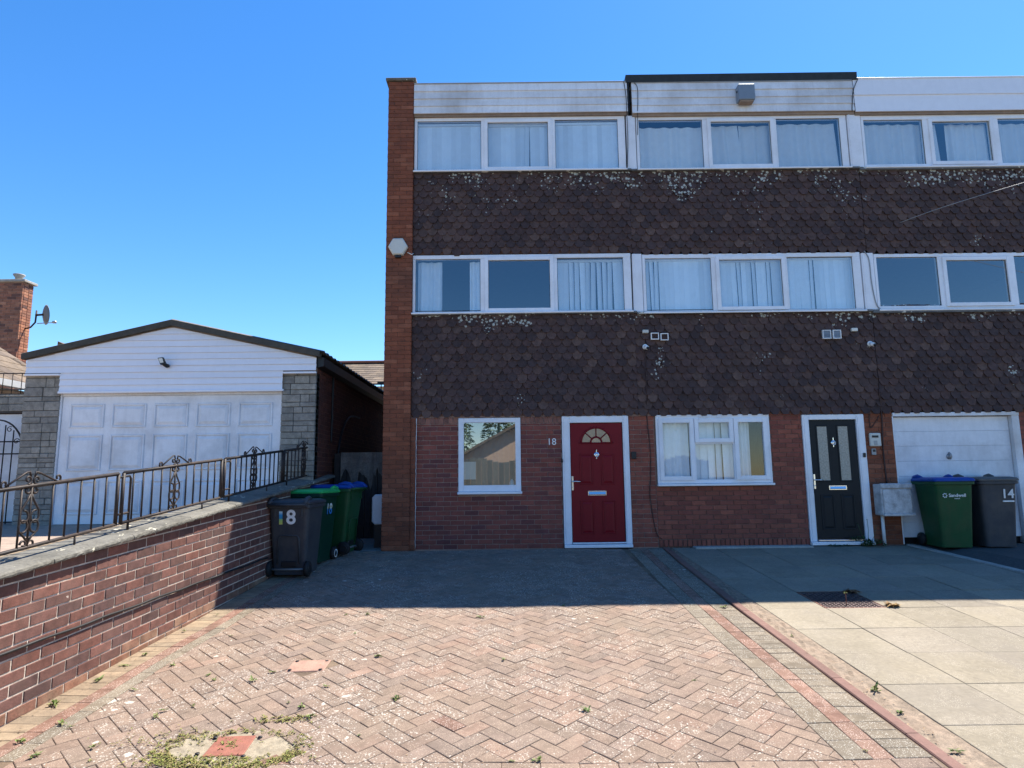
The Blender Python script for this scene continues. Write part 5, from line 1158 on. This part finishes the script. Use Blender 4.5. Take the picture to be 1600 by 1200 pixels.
# numerals on its back (local +Y side)
tilt = .078 / .85
def digits_back(t, mt1, mt8, x0, z, size):
    mb = MB(); yb = lambda zz: .240 + .0775 * (zz - .10) / .78 + .016
    mb.add([(x0 + .125, yb(z - .085), z - .085), (x0 + .08, yb(z - .085), z - .085), (x0 + .08, yb(z + .085), z + .085), (x0 + .125, yb(z + .085), z + .085)], [(0, 1, 2, 3)], .5); part('digit', mb, mt1, t)
    o = lettering('digit', '8', size, mt8, t, (x0 - .035, yb(z) + .004, z), yaw=math.pi, depth=.002, offset=.006, lean=5.7)
    o.location.z = 0
digits_back(b1, 'beach_print', 'white_print', .0, .765, .26)
b2 = wheelie_bin('dark green wheelie bin with bright green lid behind the grey bin', (-2.99, 9.86, plan_z(9.86)), -.10, 'bin_dkgreen', 'lid_green', 'white_print', 1.06)
lettering('digit', '1', .22, 'blue_print', b2, (.266, -.07, .76), yaw=math.pi / 2, depth=.002, offset=.003, lean=3.2); lettering('digit', '8', .22, 'blue_print', b2, (.266, .05, .76), yaw=math.pi / 2, depth=.002, offset=.004, lean=3.2)
b3 = wheelie_bin('green wheelie bin with blue lid, rearmost of three by the boundary wall', (-2.80, 10.50, plan_z(10.5)), -1.75, 'bin_green', 'lid_blue', 'black', 1.06)
b4 = wheelie_bin('green wheelie bin with blue lid in front of the garage door', (6.69, 10.31, -.008), -.09, 'bin_green', 'lid_blue', 'black', 1.06)
lettering('council_print', 'Sandwell', .07, 'white_print', b4, (.025, -.333, .79), depth=.002, offset=.0005, lean=4.2)
lettering('council_print', 'council', .028, 'white_print', b4, (.02, -.330, .745), depth=.002, lean=4.2)
mb = MB()
for k in range(7):
    a = k * .9; mb.lathe([(0, -.002), (.010, -.002), (.010, 0), (0, 0)], (-.155 + .026 * math.cos(a), -.336, .79 + .028 * math.sin(a)), (0, 1, 0), 6)
part('council_emblem', mb, 'white_print', b4)
b5 = wheelie_bin('dark grey wheelie bin numbered 14 at the right of the garage door', (7.36, 10.33, -.007), -.06, 'bin_grey', 'lid_brownish', 'black', 1.06)
lettering('digit', '14', .19, 'white_print', b5, (.115, -.334, .80), depth=.002, offset=.003, lean=4.2)
mb = MB(); mb.box(.04, .20, -.334, -.320, .685, .705); part('sticker_strip', mb, 'white_print', b5)

# ------------------------------------------------------------------ covers in the paving
t = thing('inspection_cover', 'rusty square cover in a patch of broken pale concrete', 'inspection cover', (-1.82, 4.45, plan_z(4.45)))
mb = MB(); q = [(-1.953, 4.575), (-1.946, 4.318), (-1.693, 4.328), (-1.708, 4.583)][::-1]; block(mb, q, .02, .005, .5, .004); part('plate', mb, 'rust', t)
for x, y in ((-1.985, 4.345), (-1.965, 4.55), (-1.672, 4.55), (-1.685, 4.31)):
    mb = MB(); mb.lathe([(0, .0), (.016, 0), (.013, .004), (0, .004)], (x, y, plan_z(y) + .006), (0, 0, 1), 8); part('lifting_hole', mb, 'black', t)
cp = MB(); N = 26; r0_ = []; 
ring_ = []
for k in range(N):
    a = 6.283 * k / N; q = 1 + R.uniform(-.15, .13); ring_.append((-1.80 + .43 * q * math.cos(a), 4.41 + .27 * q * math.sin(a)))
ring_ = [(x, max(y, 4.222)) for x, y in ring_]
cp.add([(-1.80, 4.42, plan_z(4.42) - .001)] + [(x, y, plan_z(y) - .004) for x, y in ring_], [(0, 1 + k, 1 + (k + 1) % N) for k in range(N)], .5)
part('concrete_collar', cp, 'concrete_pale', t)
t = thing('inspection_cover', 'worn square red cover with four dark holes in the block drive', 'inspection cover', (-1.75, 5.8, plan_z(5.8)))
mb = MB(); block(mb, [(-1.906, 5.690), (-1.590, 5.690), (-1.590, 5.925), (-1.908, 5.925)], .02, .006, .5, .003); part('plate', mb, 'clay_cover', t)
for x, y in ((-1.875, 5.71), (-1.62, 5.71), (-1.62, 5.90), (-1.875, 5.90)):
    mb = MB(); mb.lathe([(0, .0), (.017, 0), (.014, .002), (0, .002)], (x, y, plan_z(y) + .004), (0, 0, 1), 8); part('lifting_hole', mb, 'black', t)
t = thing('drain_cover', 'dark cast iron cover with raised pattern in the concrete slabs', 'drain cover', (3.7, 7.6, plan_z(7.6)))
mb = MB(); q = lambda cc, y: (Jx(y) + cc * .651, y); block(mb, [q(1.02, 7.285), q(2.0, 7.285), q(2.0, 7.93), q(1.02, 7.93)], .02, .004, .5, -.004, wv=0); part('plate', mb, 'iron_cover', t)
for i in range(13):
    for j in range(12):
        mb = MB() if (i, j) == (0, 0) else mb
        x, y = Jx(7.6) + .68 + i * .048, 7.31 + j * .051; s_ = 1 if (i + j) % 2 else -1
        dx, dy = .017, .008 * s_; z = plan_z(y)
        mb.add([(x - dx, y - dy - .006, z - .003), (x + dx, y + dy - .006, z - .003), (x + dx, y + dy + .006, z - .003), (x - dx, y - dy + .006, z - .003), (x - dx * .8, y - dy - .002, z + .005), (x + dx * .8, y + dy - .002, z + .005), (x + dx * .8, y + dy + .002, z + .005), (x - dx * .8, y - dy + .002, z + .005)], [(4, 5, 6, 7), (0, 1, 5, 4), (1, 2, 6, 5), (2, 3, 7, 6), (3, 0, 4, 7)], .5)
part('raised_studs', mb, 'iron_cover', t, kind='stuff')
mb = MB(); frame = [q(1.0, 7.277), q(2.02, 7.277), q(2.02, 7.94), q(1.0, 7.94)]; inn = [q(1.025, 7.29), q(1.995, 7.29), q(1.995, 7.925), q(1.025, 7.925)]
mb.add([(x, y, plan_z(y) + .001) for x, y in frame + inn], [(0, 1, 5, 4), (1, 2, 6, 5), (2, 3, 7, 6), (3, 0, 4, 7)], .5); part('frame', mb, 'rust', t)

# ------------------------------------------------------------------ weeds, grass, leaves
def leaf(mb, p, d, l, w_, droop=.3, rnd=None):
    p = Vector(p); d = Vector(d).normalized(); sd_ = d.cross(Vector((0, 0, 1))); sd_ = sd_.normalized() if sd_.length > 1e-3 else Vector((1, 0, 0))
    a = p + d * l * .5; b = p + d * l - Vector((0, 0, droop * l)); 
    mb.add([tuple(p), tuple(a + sd_ * w_), tuple(b), tuple(a - sd_ * w_)], [(0, 1, 2, 3)], rnd)
def tuft(mb, r, n, rr, up=.9, c=(0, 0, 0)):
    for k in range(n):
        a = rr.uniform(0, 6.283); e = rr.uniform(.15, up); d = (math.cos(a) * math.cos(e), math.sin(a) * math.cos(e), math.sin(e))
        leaf(mb, (c[0] + rr.uniform(-.3, .3) * r, c[1] + rr.uniform(-.3, .3) * r, c[2]), d, r * rr.uniform(.5, 1.1), r * rr.uniform(.10, .2), rr.uniform(.1, .4))
wm = []
for k in range(5):
    mb = MB(); tuft(mb, .055, 16, random.Random(k + 40), 1.0 if k < 3 else .5); me = mb.mesh('weed'); me.materials.append(M['leaf']); wm.append(me)
WP = [(-3.04, 4.74), (-2.54, 4.89), (-2.96, 5.35), (-2.53, 4.98), (-3.40, 5.10), (-3.14, 4.80), (-2.51, 5.62), (-2.92, 5.84), (-2.42, 5.52), (-1.80, 7.25), (-1.55, 6.62), (-1.57, 7.24), (.54, 7.47), (2.27, 7.36), (-.88, 5.12), (-1.47, 5.37),
      (-1.67, 5.08), (-1.55, 5.0), (-1.44, 4.85), (-.03, 4.225), (.13, 4.235), (2.70, 5.17), (2.66, 4.80), (2.70, 4.28), (-3.23, 4.53), (-3.0, 4.36), (-2.01, 5.67), (-2.1, 5.50), (-1.03, 4.56), (2.60, 6.4), (-3.36, 5.55), (-3.30, 6.1), (-3.28, 6.75), (-.1, 5.9), (.5, 4.9), (1.4, 5.4), (-.35, 7.1), (-2.75, 6.6), (-2.7, 4.45), (-2.35, 5.05), (-1.2, 6.0), (2.15, 4.3), (-3.33, 5.85), (-3.20, 7.3)]
for k, (x, y) in enumerate(WP):
    o = link('weed', wm[R.randrange(5)]); o.location = (x, y, plan_z(y) + .001); o.rotation_euler = (0, 0, R.uniform(0, 6.28)); s_ = R.uniform(.35, .95) if k not in (21, 4, 30) else 1.1
    o.scale = (s_, s_, s_ * (1.0 if k != 21 else 1.5)); o['label'] = 'small green weed sprouting from a joint in the sunlit paving'; o['category'] = 'weed'; o['group'] = 'weeds growing in the drive joints'
mb = MB(); rr = random.Random(5)
def scatter(n, fn, r0_, r1):
    for _ in range(n):
        x, y = fn()
        if y < 4.1: continue
        tuft(mb, rr.uniform(r0_, r1), 5, rr, .8, (x, y, plan_z(y)))
def ringpt():
    a = rr.uniform(-.3, 6.0) if rr.random() < .5 else rr.uniform(3.3, 6.1); q = rr.uniform(.85, 1.15); return (-1.80 + .44 * q * math.cos(a), 4.41 + .24 * q * math.sin(a))
scatter(620, ringpt, .010, .034)
scatter(330, lambda: (rr.gauss(-1.86, .26), rr.gauss(4.27, .035)), .010, .032)
scatter(45, lambda: (rr.gauss(-1.83, .035), rr.gauss(4.46, .025)), .012, .036)
scatter(120, lambda: (rr.gauss(-2.15, .25), rr.gauss(4.56, .07)), .010, .028)
scatter(60, lambda: (rr.gauss(-1.62, .1), rr.gauss(4.80, .03)), .012, .04)
struct('grass', mb, 'moss', (-1.8, 4.4, plan_z(4.4)), 'stuff', 'dry mossy grass round the rusty cover')
mb = MB()
for _ in range(420):
    y = 4.15 + 6 * rr.random() ** 1.7; x = rr.uniform(wallx(y) + .05, kerbx(y)) if rr.random() < .6 else wallx(y) + abs(rr.gauss(.1, .12))
    a = rr.uniform(0, 6.28); l = rr.uniform(.008, .024); leaf(mb, (x, y, plan_z(y) + .006), (math.cos(a), math.sin(a), rr.uniform(0, .25)), l, l * .25, .1)
for _ in range(90):
    y = rr.uniform(4.15, 8); x = kerbx(y) + rr.uniform(.09, .22); a = rr.uniform(0, 6.28); l = rr.uniform(.01, .03); leaf(mb, (x, y, plan_z(y) + .006), (math.cos(a), math.sin(a), .3), l, l * .2, .1)
struct('litter', mb, 'twig', (0, 6, plan_z(6)), 'stuff', 'dry leaf crumbs on the drive')
mb = MB(); tuft(mb, .10, 60, rr, .7, (4.08, 7.32, plan_z(7.32) + .003)); solo('straw_clump', mb, 'straw', 'dry straw coloured clump at the right corner of the drain cover', 'dead plant', (4.08, 7.32, plan_z(7.32)))
mb = MB(); tuft(mb, .11, 70, rr, .7, (3.93, 7.90, plan_z(7.9))); solo('dead_plant', mb, 'twig', 'dark dead clump at the back edge of the drain cover', 'dead plant', (3.93, 7.9, plan_z(7.9)))
t = thing('flower_stalk', 'single yellow topped weed stalk rising from the drain cover', 'weed', (3.60, 7.36, plan_z(7.36)))
mb = MB(); z = plan_z(7.36); mb.tube([(3.60, 7.36, z), (3.605, 7.36, z + .07), (3.60, 7.36, z + .14)], .005, 5); part('stem', mb, 'rust', t)
mb = MB(); tuft(mb, .03, 22, rr, 1.5, (3.60, 7.36, z + .13)); part('head', mb, 'leaf', t)
t = thing('leafy_plant', 'dark leafy plant at the right foot of the black door', 'plant', (5.62, 10.45, 0))
mb = MB()
for _ in range(26): tuft(mb, .085, 7, rr, 1.1, (rr.gauss(5.60, .11), rr.gauss(10.55, .05), -.01 + abs(rr.gauss(.03, .05))))
part('leaves', mb, 'dkleaf', t)
mb = MB()
for a, h in ((-.10, .34), (.02, .40), (.12, .30)):
    mb.tube([(5.58 + a * .3, 10.55, 0), (5.58 + a, 10.54, h * .6), (5.56 + a * 1.3, 10.52, h)], .004, 4); tuft(mb, .03, 8, rr, 1.3, (5.56 + a * 1.3, 10.52, h))
part('stalk', mb, 'dkleaf', t)
mb = MB()
for _ in range(12): tuft(mb, .06, 6, rr, .9, (rr.gauss(5.12, .12), rr.gauss(10.56, .02), .0))
solo('leafy_plant', mb, 'dkleaf', 'low dark weeds along the threshold of the black door', 'plant', (5.1, 10.55, 0))

# ------------------------------------------------------------------ across the street (shows as a reflection in the ground floor glass)
fc = thing('board_fence', 'grey board fence with wavy top reflected in the ground floor window', 'fence', (0, -9.5, 0))
for k in range(70):
    x = -9 + k * .26; h = 1.95 + .13 * math.sin(x * 2.6); mb = MB(); mb.box(x + .004, x + .252, -9.5, -9.47, 0, h, .004); part('board', mb, 'fence', fc)
oh = thing('opposite_house', 'peach rendered house with sloping roof reflected in the ground floor window', 'house', (.5, -16, 0))
mb = MB(); mb.prism([(-3.0, 0), (4.4, 0), (4.4, 2.3), (.7, 4.3), (-3.0, 2.3)], XZ, -22, -16); part('wall', mb, 'peach', oh)
for s_ in (-1, 1):
    mb = MB(); mb.prism([(.7, 4.32), (.7 + s_ * 4.1, 2.10), (.7 + s_ * 4.1, 2.24), (.7, 4.48)], XZ, -22.3, -15.6); part('roof', mb, 'roof_tile', oh)
mb = MB()
for x, hh in ((-7.5, 7.5), (-4.2, 9), (-1.0, 8), (2.6, 9.5), (6.2, 8.2), (-11, 8.6)):
    mb.tube([(x, -26, 0), (x, -26, hh * .9)], [.2, .04], 7)
    for _ in range(1500):
        tt = rr.random() ** .8; rad_ = (1 - tt) * 1.9 + .1; a = rr.uniform(0, 6.28); q = math.sqrt(rr.random())
        leaf(mb, (x + rad_ * q * math.cos(a), -26 + rad_ * q * math.sin(a), .6 + tt * (hh - .6)), (math.cos(a), math.sin(a), rr.uniform(-.3, .5)), .42, .10, .3)
struct('treeline', mb, 'conifer', (0, -26, 0), 'stuff', 'pale conifers beyond the fence across the street')
